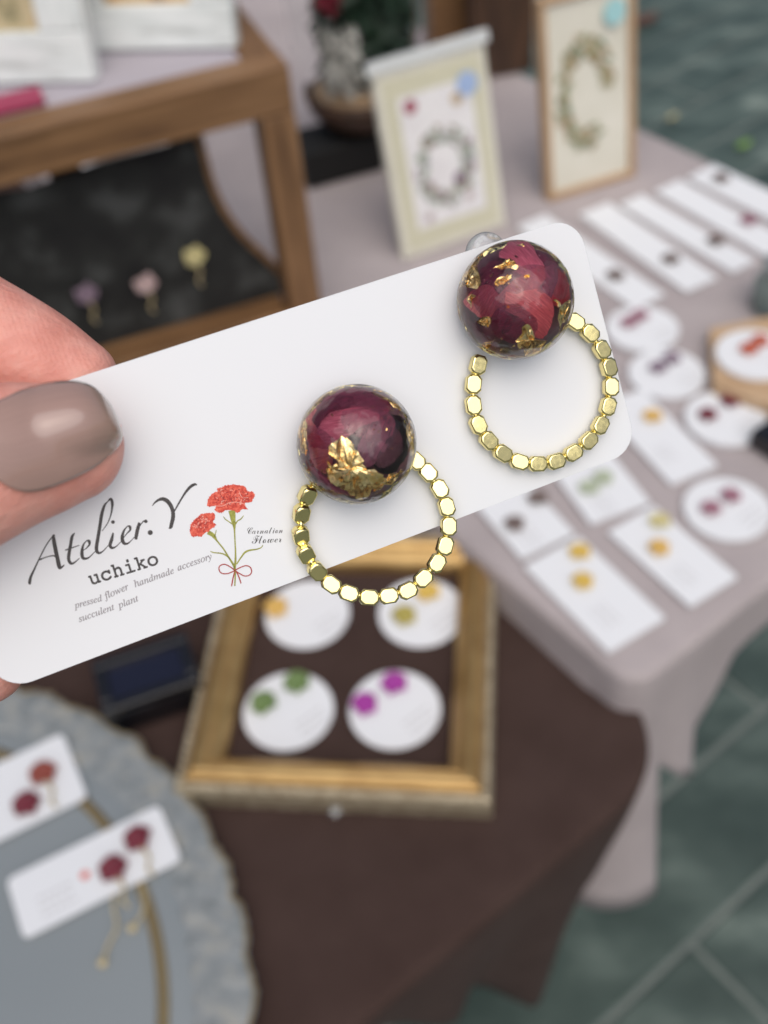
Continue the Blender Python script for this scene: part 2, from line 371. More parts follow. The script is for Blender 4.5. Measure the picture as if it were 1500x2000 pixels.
# --- print on the card: ink strokes a hair above the paper
def ribbon(mb, pts, z, mi=0, per=7):
    q = catmull([Vector((p[0], p[1], p[2])) for p in pts], per); n = len(q); vs = []; fs = []
    for i, p in enumerate(q):
        t = (q[min(i + 1, n - 1)] - q[max(i - 1, 0)]).to_2d()
        t = t.normalized() if t.length > 1e-9 else Vector((1, 0)); a = Vector((-t.y, t.x)) * max(p.z, 1e-6) / 2
        vs += [(p.x + a.x, p.y + a.y, z), (p.x - a.x, p.y - a.y, z)]
    for i in range(n - 1): fs.append((2 * i, 2 * i + 1, 2 * i + 3, 2 * i + 2))
    mb.add(vs, fs, mi)
def disc(mb, c, r, z, mi=0, n=14): mb.add([(c[0] + r * cos(2 * pi * i / n), c[1] + r * sin(2 * pi * i / n), z) for i in range(n)], [tuple(range(n))], mi)
PXM = 1 / 14900.0                                     # metres on the card per photo pixel, about
def zc(z, ox, oy, s):                                 # zoomed tracing -> card
    v = KW(ox + z[0] * s, oy + z[1] * s); return (v.x, v.y, (z[2] if len(z) > 2 else 10) * s * PXM)
ZI = 0.00003
def strokes(mb, ox, oy, s, lst, mi=0, z=ZI, k=1.0):
    for st in lst: ribbon(mb, [(a, b, c * k) for a, b, c in (zc(p, ox, oy, s) for p in st)], z, mi)
s1 = .13333
letters = MB()
strokes(letters, 40, 930, s1, [
 [(500,855,20),(440,920,14),(360,1040,14),(270,1220,16),(200,1370,22),(150,1480,30),(135,1560,36),(145,1588,8)],
 [(482,858,26),(490,950,44),(515,1080,46),(540,1200,46),(562,1300,48),(580,1345,34),(645,1298,10)],
 [(275,1225,20),(380,1185,12),(470,1165,16),(515,1175,18)],
 [(795,830,10),(755,890,34),(735,1000,36),(715,1110,38),(705,1210,38),(735,1275,34),(790,1265,20),(865,1200,8)],
 [(655,1085,16),(750,1050,14),(862,1012,10)],
 [(905,1090,10),(960,1060,12),(1010,1000,22),(1003,952,36),(968,948,14),(920,1010,22),(900,1110,38),(910,1190,38),(950,1208,30),(1010,1185,16),(1095,1100,8)],
 [(1195,805,8),(1280,680,12),(1330,540,18),(1345,400,32),(1322,335,32),(1280,370,14),(1230,430,28),(1190,560,38),(1165,720,38),(1135,900,40),(1112,1060,40),(1140,1122,34),(1200,1105,16),(1300,1000,8)],
 [(1358,828,18),(1335,930,38),(1312,1010,38),(1340,1050,32),(1400,1030,14),(1490,940,8)]], k=1.12)
strokes(letters, 200, 930, s1, [
 [(290,930,8),(350,850,12),(405,790,22),(402,742,34),(368,735,14),(315,800,24),(290,900,40),(310,975,38),(350,990,28),(400,965,14),(485,875,8)],
 [(542,680,30),(520,760,42),(500,850,42),(490,928,30)],
 [(530,760,8),(575,690,12),(605,660,18),(635,660,46),(655,650,30)],
 [(730,435,8),(770,385,20),(830,345,32),(890,335,46),(950,365,50),(1000,430,48),(1030,510,46),(1035,600,48),(1015,690,46),(1000,745,40),(972,768,8)],
 [(1040,540,12),(1100,430,20),(1170,310,22),(1230,220,30),(1290,155,36),(1350,120,32),(1385,128,12)]], k=1.12)
for ox, c, r in ((40, (1355, 672), 26), (200, (700, 826), 36)):
    v = zc((c[0], c[1], r), ox, 930, s1); disc(letters, v, v[2] * 0.95, ZI)
obj('script_lettering', letters.mesh('script_lettering'), M_ink, card)
def text(parent, name, body, ax, ay, bx, by, material, hs=1.0, bold=0.0, shear=0.0, mapf=None, z=ZI):
    cu = bpy.data.curves.new('t', 'FONT'); cu.body = body; cu.resolution_u = 3; cu.offset = bold; cu.shear = shear
    o = bpy.data.objects.new('t', cu); COL.objects.link(o); bpy.context.view_layer.update()
    dg = bpy.context.evaluated_depsgraph_get(); src = o.evaluated_get(dg).to_mesh()
    vs = [v.co.copy() for v in src.vertices]; fs = [tuple(p.vertices) for p in src.polygons]
    bpy.data.objects.remove(o); bpy.data.curves.remove(cu)
    x0 = min(v.x for v in vs); x1 = max(v.x for v in vs)
    A = mapf(ax, ay) if mapf else KW(ax, ay); Bq = mapf(bx, by) if mapf else KW(bx, by)
    d = (Bq - A).to_2d(); s = d.length / (x1 - x0); d.normalize(); e = Vector((-d.y, d.x))
    out = []
    for v in vs:
        q = A.to_2d() + d * ((v.x - x0) * s) + e * (v.y * s * hs); out.append((q.x, q.y, z))
    return obj(name, mdata(name, out, fs), material, parent)
def ital(s): return ''.join('\u210e' if c == 'h' else chr(0x1D44E + ord(c) - 97) if c.islower() else c for c in s)
def typw(s): return ''.join(chr(0x1D68A + ord(c) - 97) for c in s)
def bscr(s): return ''.join(chr(0x1D4EA + ord(c) - 97) if c.islower() else chr(0x1D4D0 + ord(c) - 65) for c in s)
text(card, 'town_lettering', typw('uchiko'), 177, 1143, 311, 1101, M_ink, 1.05, 0.016)
M_ital = M_inkgrey
for wd, a, b in (('pressed', (145, 1189), (201, 1173)), ('flower', (205, 1171), (253, 1150)), ('handmade', (264, 1147), (341, 1119)), ('accessory', (348, 1115), (415, 1091)),
                 ('succulent', (155, 1215), (225, 1190)), ('plant', (231, 1189), (272, 1173))):
    text(card, 'tagline_lettering', ital(wd), *a, *b, M_ital, 1.0, 0.012)
text(card, 'flower_name_lettering', bscr('Carnation'), 483, 1043, 552, 1041, M_ink, 1.3, -0.008)
text(card, 'flower_name_lettering', bscr('Flower'), 492, 1062, 550, 1059, M_ink, 1.3, -0.008)
# carnation drawing
def jag(pts, amp, per=7, sd=1):
    rnd = random.Random(sd); q = catmull([Vector((p[0], p[1], 0)) for p in pts], per, True); return [(p.x + rnd.uniform(-amp, amp), p.y + rnd.uniform(-amp, amp)) for p in q]
def fillpoly(mb, pts, z, mi, ox, oy, s):
    n = len(pts); q = [zc(p, ox, oy, s) for p in pts]
    bm = bmesh.new(); vv = [bm.verts.new((p[0], p[1], z)) for p in q]; bm.faces.new(vv); r = bmesh.ops.triangulate(bm, faces=bm.faces[:]); bm.verts.index_update()
    mb.add([v.co for v in bm.verts], [tuple(v.index for v in f.verts) for f in bm.faces], mi); bm.free()
dr = MB(); OX, OY = 360, 930
strokes(dr, OX, OY, s1, [
 [(690,500,90),(705,560,84),(715,640,66),(730,720,44),(735,800,22),(742,950,18),(750,1120,22),(748,1260,30),(738,1340,34),(745,1450,22),(738,1610,18)],
 [(345,820,60),(400,850,56),(440,890,46),(480,950,22),(570,1060,20),(650,1190,24),(720,1300,28),(735,1360,24)],
 [(572,590,8),(600,630,14),(650,665,14),(700,700,18)], [(868,575,8),(830,625,16),(780,655,16),(750,700,20)],
 [(380,1100,10),(430,1118,16),(540,1130,18),(610,1160,20),(680,1220,16)],
 [(1152,1005,8),(1125,1045,14),(1060,1070,18),(960,1085,24),(890,1115,26),(830,1190,20),(765,1290,18)],
 [(470,785,8),(455,840,14),(445,890,20)]], 1, ZI)
big = [(480,180),(540,165),(570,150),(650,125),(740,120),(830,135),(900,170),(930,225),(1000,225),(1030,260),(1020,320),(960,385),(885,395),(900,440),(930,490),(840,490),(780,540),(710,500),(600,500),(560,535),(490,530),(440,490),(465,450),(420,435),(360,450),(330,410),(350,330),(410,250),(490,220)]
sml = [(280,550),(350,540),(430,545),(452,610),(420,670),(462,712),(400,770),(330,820),(280,850),(240,890),(190,878),(120,888),(85,830),(80,760),(110,680),(170,620),(220,570)]
fillpoly(dr, jag(big, 9, 6, 2), ZI + .00001, 0, OX, OY, s1); fillpoly(dr, jag(sml, 9, 6, 3), ZI + .00001, 0, OX, OY, s1)
rnd = random.Random(5)
for cx, cy, rx, ry, nn in ((690, 300, 300, 150, 95), (265, 710, 150, 130, 55)):
    for _ in range(nn):
        a = rnd.uniform(0, 2 * pi); r = sqrt(rnd.random()) * 0.86; x = cx + rx * r * cos(a); y = cy + ry * r * sin(a)
        th = rnd.uniform(0, 2 * pi); l = rnd.uniform(18, 46)
        strokes(dr, OX, OY, s1, [[(x, y, 4), (x + l * .5 * cos(th), y + l * .5 * sin(th), rnd.uniform(7, 15)), (x + l * cos(th + .6), y + l * sin(th + .6), 4)]], 2 if rnd.random() < 0.68 else 3, ZI + .00002)
strokes(dr, OX, OY, s1, [[(440,432,7),(560,435,9),(640,395,9),(720,380,9),(800,385,8),(870,400,6)], [(800,220,7),(825,280,10),(850,315,7)], [(880,400,6),(905,460,6)], [(940,310,6),(860,320,7)], [(300,620,7),(340,625,8)]], 3, ZI + .00003)
loopL = [(740,1380),(660,1320),(580,1290),(515,1320),(510,1375),(545,1420),(620,1428),(690,1405),(740,1380)]
loopR = [(740,1380),(800,1345),(900,1310),(965,1335),(985,1400),(950,1450),(880,1460),(800,1420),(740,1380)]
strokes(dr, OX, OY, s1, [[(x, y, 15) for x, y in loopL], [(x, y, 15) for x, y in loopR], [(735,1400,16),(715,1480,16),(700,1560,18),(690,1612,14)], [(765,1400,16),(800,1480,16),(830,1570,16)]], 4, ZI + .00003)
obj('carnation_drawing', dr.mesh('carnation_drawing'), [M_red, M_green, M_reddk, M_redlt, M_bow], card)

# ------------------------------------------------------------------ the two earrings on the card
RD = 0.0074                                           # resin dome radius
def dome_mesh():
    h = 0.0042; prof = []
    a0 = -math.asin((h - 0.0006) / RD)
    for i in range(27):
        a = a0 + (pi / 2 - 0.012 - a0) * i / 26; prof.append((RD * cos(a), h + RD * sin(a) * (0.93 if a > 0 else 1)))
    return lathe('resin_dome', prof, 64)
DOME = dome_mesh(); DH = 0.0042
def bead_mesh():
    hl, hw, c = 0.00124, 0.00102, 0.00047; vs = []; fs = []
    def loop(s, ds): 
        a, b = hl - ds, hw - ds; k = c * s
        return [(a, -(b - k)), (a, b - k), (a - k, b), (-(a - k), b), (-a, b - k), (-a, -(b - k)), (-(a - k), -b), (a - k, -b)]
    lv = [(1.0, .00020, 0), (1, .00005, .00012), (1, 0, .0003), (1, 0, .00120), (1.0, .00005, .00131), (1.0, .00013, .00140), (1.0, .00023, .00144)]
    for s, ds, z in lv:
        for p in loop(s, ds): vs.append((p[0], p[1], z))
    for j in range(len(lv) - 1):
        for i in range(8): fs.append((j * 8 + i, j * 8 + (i + 1) % 8, (j + 1) * 8 + (i + 1) % 8, (j + 1) * 8 + i))
    fs.append(tuple(reversed(range(8)))); fs.append(tuple((len(lv) - 1) * 8 + i for i in range(8)))
    # soften the eight vertical corners
    bm = bmesh.new(); me = mdata('bead', vs, fs); bm.from_mesh(me); bmesh.ops.recalc_face_normals(bm, faces=bm.faces)
    for f in bm.faces: f.smooth = len(f.verts) == 4
    bm.to_mesh(me); bm.free(); me.materials.append(M_gold); return me
BEAD = bead_mesh()
LINK = mdata('link', *tube([Vector((-0.0005, 0, 0)), Vector((0.0005, 0, 0))], 0.00036, 10), True); LINK.materials.append(M_gold)
DF = (CINV.to_3x3() @ CM).to_4x4()                    # dome contents are laid out facing the viewer
def sphpt(x, y, rs):
    d = x * x + y * y
    if d > 0.985: k = sqrt(0.985 / d); x *= k; y *= k; d = 0.985
    return Vector((x, y, sqrt(1 - d))) * (rs * RD)
def patch(name, poly, rs, parent, material, ang=0.0, rough=0.0, rings=7, lift=0.0, sd=0, per=3, smooth=True, jagg=0.0):
    rnd = random.Random(sd)
    q = catmull([Vector((p[0], p[1], 0)) for p in poly], per, True)
    if jagg: q = [p + Vector((rnd.uniform(-jagg, jagg), rnd.uniform(-jagg, jagg), 0)) for p in q]
    c = sum(q, Vector()) / len(q); n = len(q); vs = []; uv = []; fs = []
    for j in range(rings + 1):
        for p in q:
            e = c.lerp(p, j / rings); t = j / rings
            rr = rs - lift * t * t + (0.012 * mnoise.noise(Vector((e.x * 5 + sd, e.y * 5, sd))) if smooth else 0)
            v = sphpt(e.x, e.y, rr)
            if rough: v += v.normalized() * (rough * RD * rnd.uniform(-1, 1))
            vs.append(v); uv.append((e.x * cos(ang) + e.y * sin(ang), -e.x * sin(ang) + e.y * cos(ang)))
    for j in range(rings):
        for i in range(n): fs.append((j * n + i, j * n + (i + 1) % n, (j + 1) * n + (i + 1) % n, (j + 1) * n + i))
    me = mdata(name, vs, fs, smooth); ul = me.uv_layers.new(name='UVMap')
    for lp in me.loops: ul.data[lp.index].uv = uv[lp.vertex_index]
    return obj(name, me, material, parent, Matrix.Translation((0, 0, DH)) @ DF)
def u4(l): return [((x - 555) / 425, (635 - y) / 425) for x, y in l]
def u5(l): return [((x - 575) / 405, (615 - y) / 405) for x, y in l]
def earring(center, hoop_c, hoop_r, beads, dark, petals, flakes, label, sd, hoop_tilt=0.0):
    c = KW(center[0], center[1], DH * 1000)
    root = empty('earring', CARD @ Matrix.Translation((c.x, c.y, 0)), label, 'earring', 'earrings on the held card')
    g = obj('resin_dome', DOME, M_resin, root)
    cm_ = lathe('petal_core', [(0.66 * RD * cos(a), 0.66 * RD * sin(a)) for a in [radians(-78 + 166 * i / 16) for i in range(17)]], 32)
    obj('petal_core', cm_, M_core, g, Matrix.Translation((0, 0, DH)) @ DF)
    for i, (k, rs, an, pl_) in enumerate(petals): patch('petal', pl_, rs, g, PT[k], radians(an), sd=sd + i, lift=0.06, jagg=0.011, per=5)
    for i, pl_ in enumerate(flakes): patch('gold_leaf', pl_, 0.952, g, M_leafgold, 0, 0.016, 4, sd=sd + 50 + i, smooth=False, jagg=0.035, per=3)
    rnd = random.Random(sd); mb = MB()
    for _ in range(230):
        a = rnd.uniform(0, 2 * pi); r = sqrt(rnd.random()) if rnd.random() < .6 else rnd.uniform(.85, .99); p = sphpt(r * cos(a), r * sin(a), rnd.uniform(.90, .965))
        s = rnd.uniform(.00005, .00014) if rnd.random() < .85 else rnd.uniform(.00018, .00040)
        mb.add([p + Vector((rnd.uniform(-s, s), rnd.uniform(-s, s), rnd.uniform(-s, s))) for _ in range(3)], [(0, 1, 2)])
    o = obj('gold_fleck', mb.mesh('gold_fleck'), M_leafgold, g, Matrix.Translation((0, 0, DH)) @ DF); o['kind'] = 'stuff'
    mb = MB()
    for _ in range(26):
        a = rnd.uniform(0, 2 * pi); r = sqrt(rnd.random()) * .85; p = sphpt(r * cos(a), r * sin(a), .955); s = rnd.uniform(.00005, .00013)
        vs, fs = tube([p + Vector((0, 0, s * z)) for z in (-.96, -.5, 0, .5, .96)], [s * sqrt(1 - z * z) for z in (-.96, -.5, 0, .5, .96)], 8, ref=Vector((0, 1, 0))); mb.add(vs, fs)
    o = obj('air_bubble', mb.mesh('air_bubble', True), M_air, g, Matrix.Translation((0, 0, DH)) @ DF); o['kind'] = 'stuff'
    obj('clip_plate', lathe('clip_plate', [(0.0052, 0.0), (0.0052, 0.0007)], 32), M_gold, root)
    # the hoop: beads linked in a ring behind the dome
    pos = [KW(x, y, 1.9) - Vector((c.x, c.y, 0)) for x, y in beads]; n = len(pos)
    for i, p in enumerate(pos):
        a = pos[max(i - 1, 0)]; b = pos[min(i + 1, n - 1)]; t = (b - a).to_2d(); an = atan2(t.y, t.x)
        R = Matrix.Rotation(an, 4, 'Z')
        rd = random.Random(sd * 10 + i)
        if i in dark: tilt = Matrix.Rotation(radians(dark[i]), 4, Vector((DF.to_3x3() @ Vector((1, 0.25, 0))).to_3d()))
        else: tilt = Matrix.Rotation(radians(rd.uniform(-3, 3) - hoop_tilt), 4, Vector((1, 0.1, 0))) @ Matrix.Rotation(radians(rd.uniform(-3, 3)), 4, Vector((0, 1, 0)))
        z0 = 0.0007
        o = obj('bead', BEAD, None, root); o.matrix_local = Matrix.Translation((p.x, p.y, z0 + 0.0007)) @ tilt @ Matrix.Translation((0, 0, -0.0007)) @ R
        if i < n - 1:
            m_ = (p + pos[i + 1]) / 2; d = (pos[i + 1] - p).to_2d()
            o = obj('link', LINK, None, root); o.matrix_local = Matrix.Translation((m_.x, m_.y, z0 + 0.00075)) @ Matrix.Rotation(atan2(d.y, d.x), 4, 'Z')
    return root
low_petals = [
 ('plum', .80, 20, u4([(250,340),(400,240),(560,215),(720,260),(830,340),(740,420),(560,380),(400,420),(290,430)])),
 ('rose', .79, 80, u4([(150,440),(240,370),(300,480),(215,600),(230,720),(230,810),(190,760),(160,600)])),
 ('black', .84, 100, u4([(780,430),(900,420),(965,560),(950,720),(880,850),(780,890),(700,830),(660,730),(780,640),(800,540)])),
 ('peach', .86, 10, u4([(215,660),(310,670),(380,700),(370,780),(340,880),(260,850),(225,780)])),
 ('pink', .88, 8, u4([(235,420),(420,370),(560,355),(710,385),(740,460),(640,500),(540,560),(440,640),(350,670),(280,610),(250,520)])),
 ('mauve', .865, 60, u4([(570,700),(600,610),(700,520),(790,520),(800,650),(720,790),(640,840),(590,780)])),
 ('red', .90, -20, u4([(215,610),(262,572),(320,640),(390,655),(330,690),(225,672)])),
 ('dark', .915, 40, u4([(232,450),(300,350),(400,295),(520,285),(535,345),(480,385),(380,405),(310,465),(268,528),(238,490)])),
 ('plum', .90, -35, u4([(205,810),(300,870),(430,980),(560,1040),(420,1010),(270,915)])),
 ('dark', .87, 10, u4([(330,800),(400,880),(560,960),(700,1000),(560,1030),(420,980),(330,900)])),
 ('veil_pink', .925, 70, u4([(420,430),(600,380),(760,400),(850,480),(820,600),(700,640),(560,600),(450,540)])),
 ('veil_wine', .93, 20, u4([(180,520),(330,560),(430,680),(420,800),(300,860),(210,760)])),
 ('veil_mauve', .935, 110, u4([(640,560),(760,500),(880,560),(900,700),(800,820),(690,800),(640,700)])),
 ('veil_wine', .93, -15, u4([(300,330),(450,250),(640,240),(800,330),(760,420),(560,380),(380,400)])),
]
low_flakes = [u4(l) for l in (
 [(360,690),(450,608),(520,640),(560,690),(600,760),(640,840),(720,850),(760,900),(700,960),(640,1020),(560,1025),(500,980),(440,960),(380,920),(355,840),(400,800),(430,760),(380,730)],
 [(760,880),(870,840),(880,860),(800,930),(700,985),(690,950)],
 [(145,560),(165,470),(205,480),(205,600),(210,720),(165,690)], [(925,470),(955,520),(972,620),(955,720),(935,640)],
 [(680,262),(735,258),(738,275),(690,280)], [(780,310),(850,350),(860,400),(820,370)], [(360,780),(385,850),(350,880)])]
earring((697, 868), None, None,
 [(806,893),(814,901),(838,924),(860.7,956),(874,990.7),(878,1029),(871,1067),(855,1101),(828.7,1130.7),(798,1154.7),(760.7,1165),(722,1168),(683,1160),(648.7,1142.7),(620.7,1116),(599,1082.7),(588.7,1046.7),(590,1004),(601.5,968),(624,934)][1:],
 {14: 24, 15: 27, 16: 28, 17: 27, 18: 27, 13: 14}, low_petals, low_flakes, 'crimson petal dome earring with gold bead hoop, nearer the printed carnation', 3, 10)
up_petals = [
 ('dark', .79, 30, u5([(260,420),(400,340),(520,400),(560,500),(430,570),(390,620),(280,580)])),
 ('dark', .79, -40, u5([(680,260),(800,280),(880,370),(800,430),(700,380)])),
 ('red', .83, 80, u5([(840,400),(930,470),(965,620),(900,700),(820,690),(830,560)])),
 ('rose', .82, 50, u5([(180,600),(300,540),(400,650),(390,770),(300,800),(220,740)])),
 ('plum', .86, 75, u5([(750,430),(850,390),(860,560),(800,660),(730,610),(740,500)])),
 ('dark', .83, 20, u5([(370,750),(540,780),(620,850),(590,980),(440,960),(350,860)])),
 ('pink', .88, -52, u5([(420,330),(520,215),(650,225),(710,330),(755,410),(690,450),(560,490),(520,410)])),
 ('rose', .905, -32, u5([(380,660),(500,550),(620,470),(745,420),(770,500),(710,590),(810,680),(825,800),(770,925),(680,925),(590,830),(470,770),(370,700)])),
 ('black', .89, 70, u5([(475,795),(535,800),(490,900),(435,905)])),
 ('veil_wine', .925, 60, u5([(220,560),(330,520),(440,600),(470,720),(400,820),(280,760)])),
 ('veil_pink', .93, -45, u5([(440,560),(560,440),(720,420),(820,500),(780,620),(620,640),(500,660)])),
 ('veil_mauve', .935, 80, u5([(760,380),(880,420),(930,560),(880,660),(790,620),(750,500)])),
 ('veil_wine', .93, 10, u5([(420,740),(560,700),(700,800),(680,920),(540,950),(430,880)])),
]
up_flakes = [u5(l) for l in (
 [(385,458),(470,405),(530,400),(542,465),(470,472)], [(192,500),(228,425),(292,428),(302,560),(240,572),(200,545)], [(388,585),(440,520),(492,508),(500,552),(430,592)],
 [(552,960),(588,865),(632,848),(690,945),(770,930),(710,1000),(600,990)], [(850,760),(880,690),(945,655),(955,720),(895,790),(858,865)], [(778,312),(830,286),(885,350),(875,384),(812,332)],
 [(288,792),(362,780),(350,862)], [(224,620),(262,640),(246,702)], [(255,345),(350,298),(335,345),(268,405)], [(800,668),(845,690),(830,712)], [(560,270),(600,275),(585,290)], [(585,520),(620,530),(600,545)],
 [(870,360),(940,450),(955,520),(910,440)], [(330,930),(385,930),(390,960),(345,962)])]
far = earring((1007, 587), None, None,
 [(1126,629),(1154.7,651),(1178,683),(1191.6,718),(1195.7,756),(1190,794),(1175,831),(1152,861),(1122,884.6),(1087.8,901.6),(1052,906.5),(1016.7,902.4),(984,886),(956.6,861),(936,830),(926.5,791.7),(926.5,750.7),(936,712.4),(950,690)][:18],
 {}, up_petals, up_flakes, 'crimson petal dome earring with gold bead hoop, at the far rounded corner of the card', 31, 4)
# clear backing disc of the far earring, peeping over the card's top edge
c = KW(948, 500, -1.5); bk = obj('backing_disc', lathe('backing_disc', [(0.0008, -0.0012), (0.0028, -0.0010), (0.0030, -0.0004), (0.0028, 0.0)], 28), M_plastic, far)
f0 = (CINV @ far.matrix_world).translation; bk.matrix_local = Matrix.Translation((c.x - f0.x, c.y - f0.y, -0.0006))

# ------------------------------------------------------------------ the hand
def kp(x, y, w_): v = KW(x, y, w_); return v
def finger(lst, n=20, per=6):
    pts = [kp(a, b, w_) for a, b, w_, *_ in lst]; rad = [Vector((q[3], q[4] if len(q) > 4 else q[3] * .92, 0)) * .001 for q in lst]
    P_ = catmull(pts, per); R_ = catmull(rad, per)
    # rounded tip
    t = (P_[0] - P_[1]).normalized(); tip = []; tr = []
    r0 = R_[0]
    for a in (86, 74, 60, 45, 30, 15): tip.append(P_[0] + t * (r0.x * .90 * sin(radians(a)))); tr.append(r0 * cos(radians(a)))
    P_ = tip + P_; R_ = tr + R_
    return P_, [(r.x, r.y) for r in R_]
THUMB = [(138,866,5.6,6.7,5.4),(95,875,6.3,7.4,6.2),(0,896,7.6,8.4,7.3),(-100,938,9,8.8,7.9),(-220,1005,9.5,8.8,8.6),(-350,1075,7.5,9.4,9.4),(-500,1130,1,11,11),(-680,1150,-10,13,13)]
FING = [
 [(150,748,-6.6,5.6,5.4),(70,708,-7.6,6.8,6.6),(-60,646,-9,7.6,7.4),(-240,560,-13,8.2,8),(-420,540,-22,8.6,8.4),(-560,600,-30,9,9),(-700,720,-34,10.5,10)],
 [(90,985,-6.6,5.8,5.4),(0,960,-7.6,7,6.6),(-140,900,-12,7.8,7.6),(-330,840,-20,8.4,8),(-520,830,-30,9,9),(-720,880,-36,10.5,10)],
 [(-28,1290,-6.4,5.8,5.4),(-110,1262,-8,7.0,6.4),(-260,1180,-13,7.6,7.4),(-420,1090,-23,8.2,8),(-580,1030,-32,8.8,8.8),(-740,1030,-36,10,10)],
 [(-150,1470,-7,5.0,4.8),(-240,1420,-10,5.8,5.6),(-360,1340,-16,6.4,6.2),(-500,1250,-26,7,7),(-640,1190,-33,8,8),(-760,1170,-36,9.5,9.5)]]
hb = MB()
for lst in [THUMB] + FING:
    P_, R_ = finger(lst); vs, fs = tube(P_, R_, 28); hb.add(vs, fs)
pal = [kp(-600,860,-34), kp(-760,950,-33), kp(-930,1060,-30), kp(-1080,1150,-27), kp(-1220,1230,-26), kp(-1600,1420,-28), kp(-2300,1760,-40), kp(-3300,2300,-60)]
vs, fs = tube(catmull(pal, 5), [(r.x, r.y) for r in catmull([Vector((a, b, 0)) * .001 for a, b in ((20, 8), (36, 12), (38, 15), (32, 16), (25, 17), (28, 22), (36, 30), (42, 36))], 5)], 32); hb.add(vs, fs)
vs, fs = tube(catmull([kp(-640,1160,-10), kp(-800,1170,-16), kp(-960,1180,-22)], 4), [.012, .013, .014, .015, .0155, .016, .0162, .0163, .016], 20); hb.add(vs, fs)
tmp = obj('tmp', fixn(hb.mesh('tmp')), None); md = tmp.modifiers.new('r', 'REMESH'); md.mode = 'VOXEL'; md.voxel_size = 0.00065; md.use_smooth_shade = True
sm_ = tmp.modifiers.new('s', 'SMOOTH'); sm_.iterations = 6; sm_.factor = .5
bpy.context.view_layer.update(); dg = bpy.context.evaluated_depsgraph_get(); hm = bpy.data.meshes.new_from_object(tmp.evaluated_get(dg)); bpy.data.objects.remove(tmp)
hm.polygons.foreach_set('use_smooth', [True] * len(hm.polygons)); hm.name = 'hand'
hand = obj('hand', hm, M_skin); hand.matrix_world = CARD
tag(hand, 'hand with taupe nail polish pinching the long white card', 'hand')
# thumb nail wraps the upper side of the thumb tip
TP, TR = finger(THUMB)
acc = [0.0]
for i in range(1, len(TP)): acc.append(acc[-1] + (TP[i] - TP[i - 1]).length)
def tsurf(s, th, off):
    i = 0
    while i < len(acc) - 2 and acc[i + 1] < s: i += 1
    f_ = max(0.0, min(1.0, (s - acc[i]) / (acc[i + 1] - acc[i] + 1e-12)))
    p = TP[i].lerp(TP[i + 1], f_); t = (TP[max(i - 1, 0)] - TP[min(i + 2, len(TP) - 1)]).normalized()
    lat = Vector((0, 0, 1)).cross(t).normalized(); up = t.cross(lat)
    ra = TR[i][0] * (1 - f_) + TR[i + 1][0] * f_; rb = TR[i][1] * (1 - f_) + TR[i + 1][1] * f_
    return p + lat * ((ra + off) * sin(th)) + up * ((rb + off) * cos(th))
NUP = [(-78,812),(-52,800),(0,784),(45,764),(90,752),(140,748),(178,758),(208,786),(226,818),(235,850)]
NLO = [(-60,880),(-20,925),(28,955),(72,957),(130,937),(178,913),(204,894),(222,876),(232,862),(235,852)]
up_ = catmull([Vector((x, y, 0)) for x, y in NUP], 5); lo_ = catmull([Vector((x, y, 0)) for x, y in NLO], 5)
from mathutils.bvhtree import BVHTree
HB = BVHTree.FromPolygons([v.co for v in hm.vertices], [tuple(p.vertices) for p in hm.polygons]); EYE = CINV @ CAM
vs = []; fs = []; uv = []; NU = len(up_) - 1; NV = 30
for i in range(NU + 1):                                # the nail is laid on the flesh and keeps a smooth curve of its own
    u = i / NU
    wt = 14.0 - 1.0 * u - 4.4 * u ** 3.2; we = 9.8 - 1.4 * u
    for j in range(NV + 1):
        v = -1 + 2 * j / NV
        q = lo_[i].lerp(up_[i], (v + 1) / 2); g = (1 - abs(v) ** 2.2)
        w_ = we + (wt - we) * g
        d = (KW(q.x, q.y, 0) - EYE).normalized(); h_ = HB.ray_cast(EYE, d)
        if h_[0] is not None and h_[0].z > 0.004: w_ = max(w_, h_[0].z * 1000 + 0.42)
        vs.append(KW(q.x, q.y, w_)); uv.append((1 - u, (v + 1) / 2))
for _ in range(3):                                     # relax
    nv = [v.copy() for v in vs]
    for i in range(1, NU):
        for j in range(1, NV):
            k = i * (NV + 1) + j; z = (vs[k - 1].z + vs[k + 1].z + vs[k - NV - 1].z + vs[k + NV + 1].z) / 4
            nv[k].z = max(vs[k].z, z)
    vs = nv
for i in range(NU):
    for j in range(NV): a = i * (NV + 1) + j; fs.append((a, a + 1, a + NV + 2, a + NV + 1))
uv = [(1 - a, b) for a, b in uv]
nm = mdata('nail', vs, fs, True); ul = nm.uv_layers.new(name='UVMap')
for lp in nm.loops: ul.data[lp.index].uv = uv[lp.vertex_index]
nm = fixn(nm) if False else nm
nail = obj('nail', nm, M_nail, hand); md = nail.modifiers.new('t', 'SOLIDIFY'); md.thickness = 0.0006; md.offset = 0
tc = N(M_nail, 'ShaderNodeTexCoord'); sx = N(M_nail, 'ShaderNodeSeparateXYZ'); L(M_nail, tc.outputs['UV'], sx.inputs[0])
nz = N(M_nail, 'ShaderNodeTexNoise', Scale=5.0, Detail=3); mpn = N(M_nail, 'ShaderNodeMapping'); mpn.inputs['Scale'].default_value = (0.5, 5, 1); L(M_nail, tc.outputs['UV'], mpn.inputs[0]); L(M_nail, mpn.outputs[0], nz.inputs['Vector'])
rp = N(M_nail, 'ShaderNodeValToRGB'); e = rp.color_ramp.elements; e[0].position = .55; e[0].color = (*S(164, 134, 124), 1); e[1].position = 1; e[1].color = (*S(166, 152, 108), 1); q_ = e.new(.88); q_.color = (*S(150, 126, 112), 1)
mx = N(M_nail, 'ShaderNodeMix', data_type='RGBA'); mx.inputs[0].default_value = .10; mx.blend_type = 'OVERLAY'
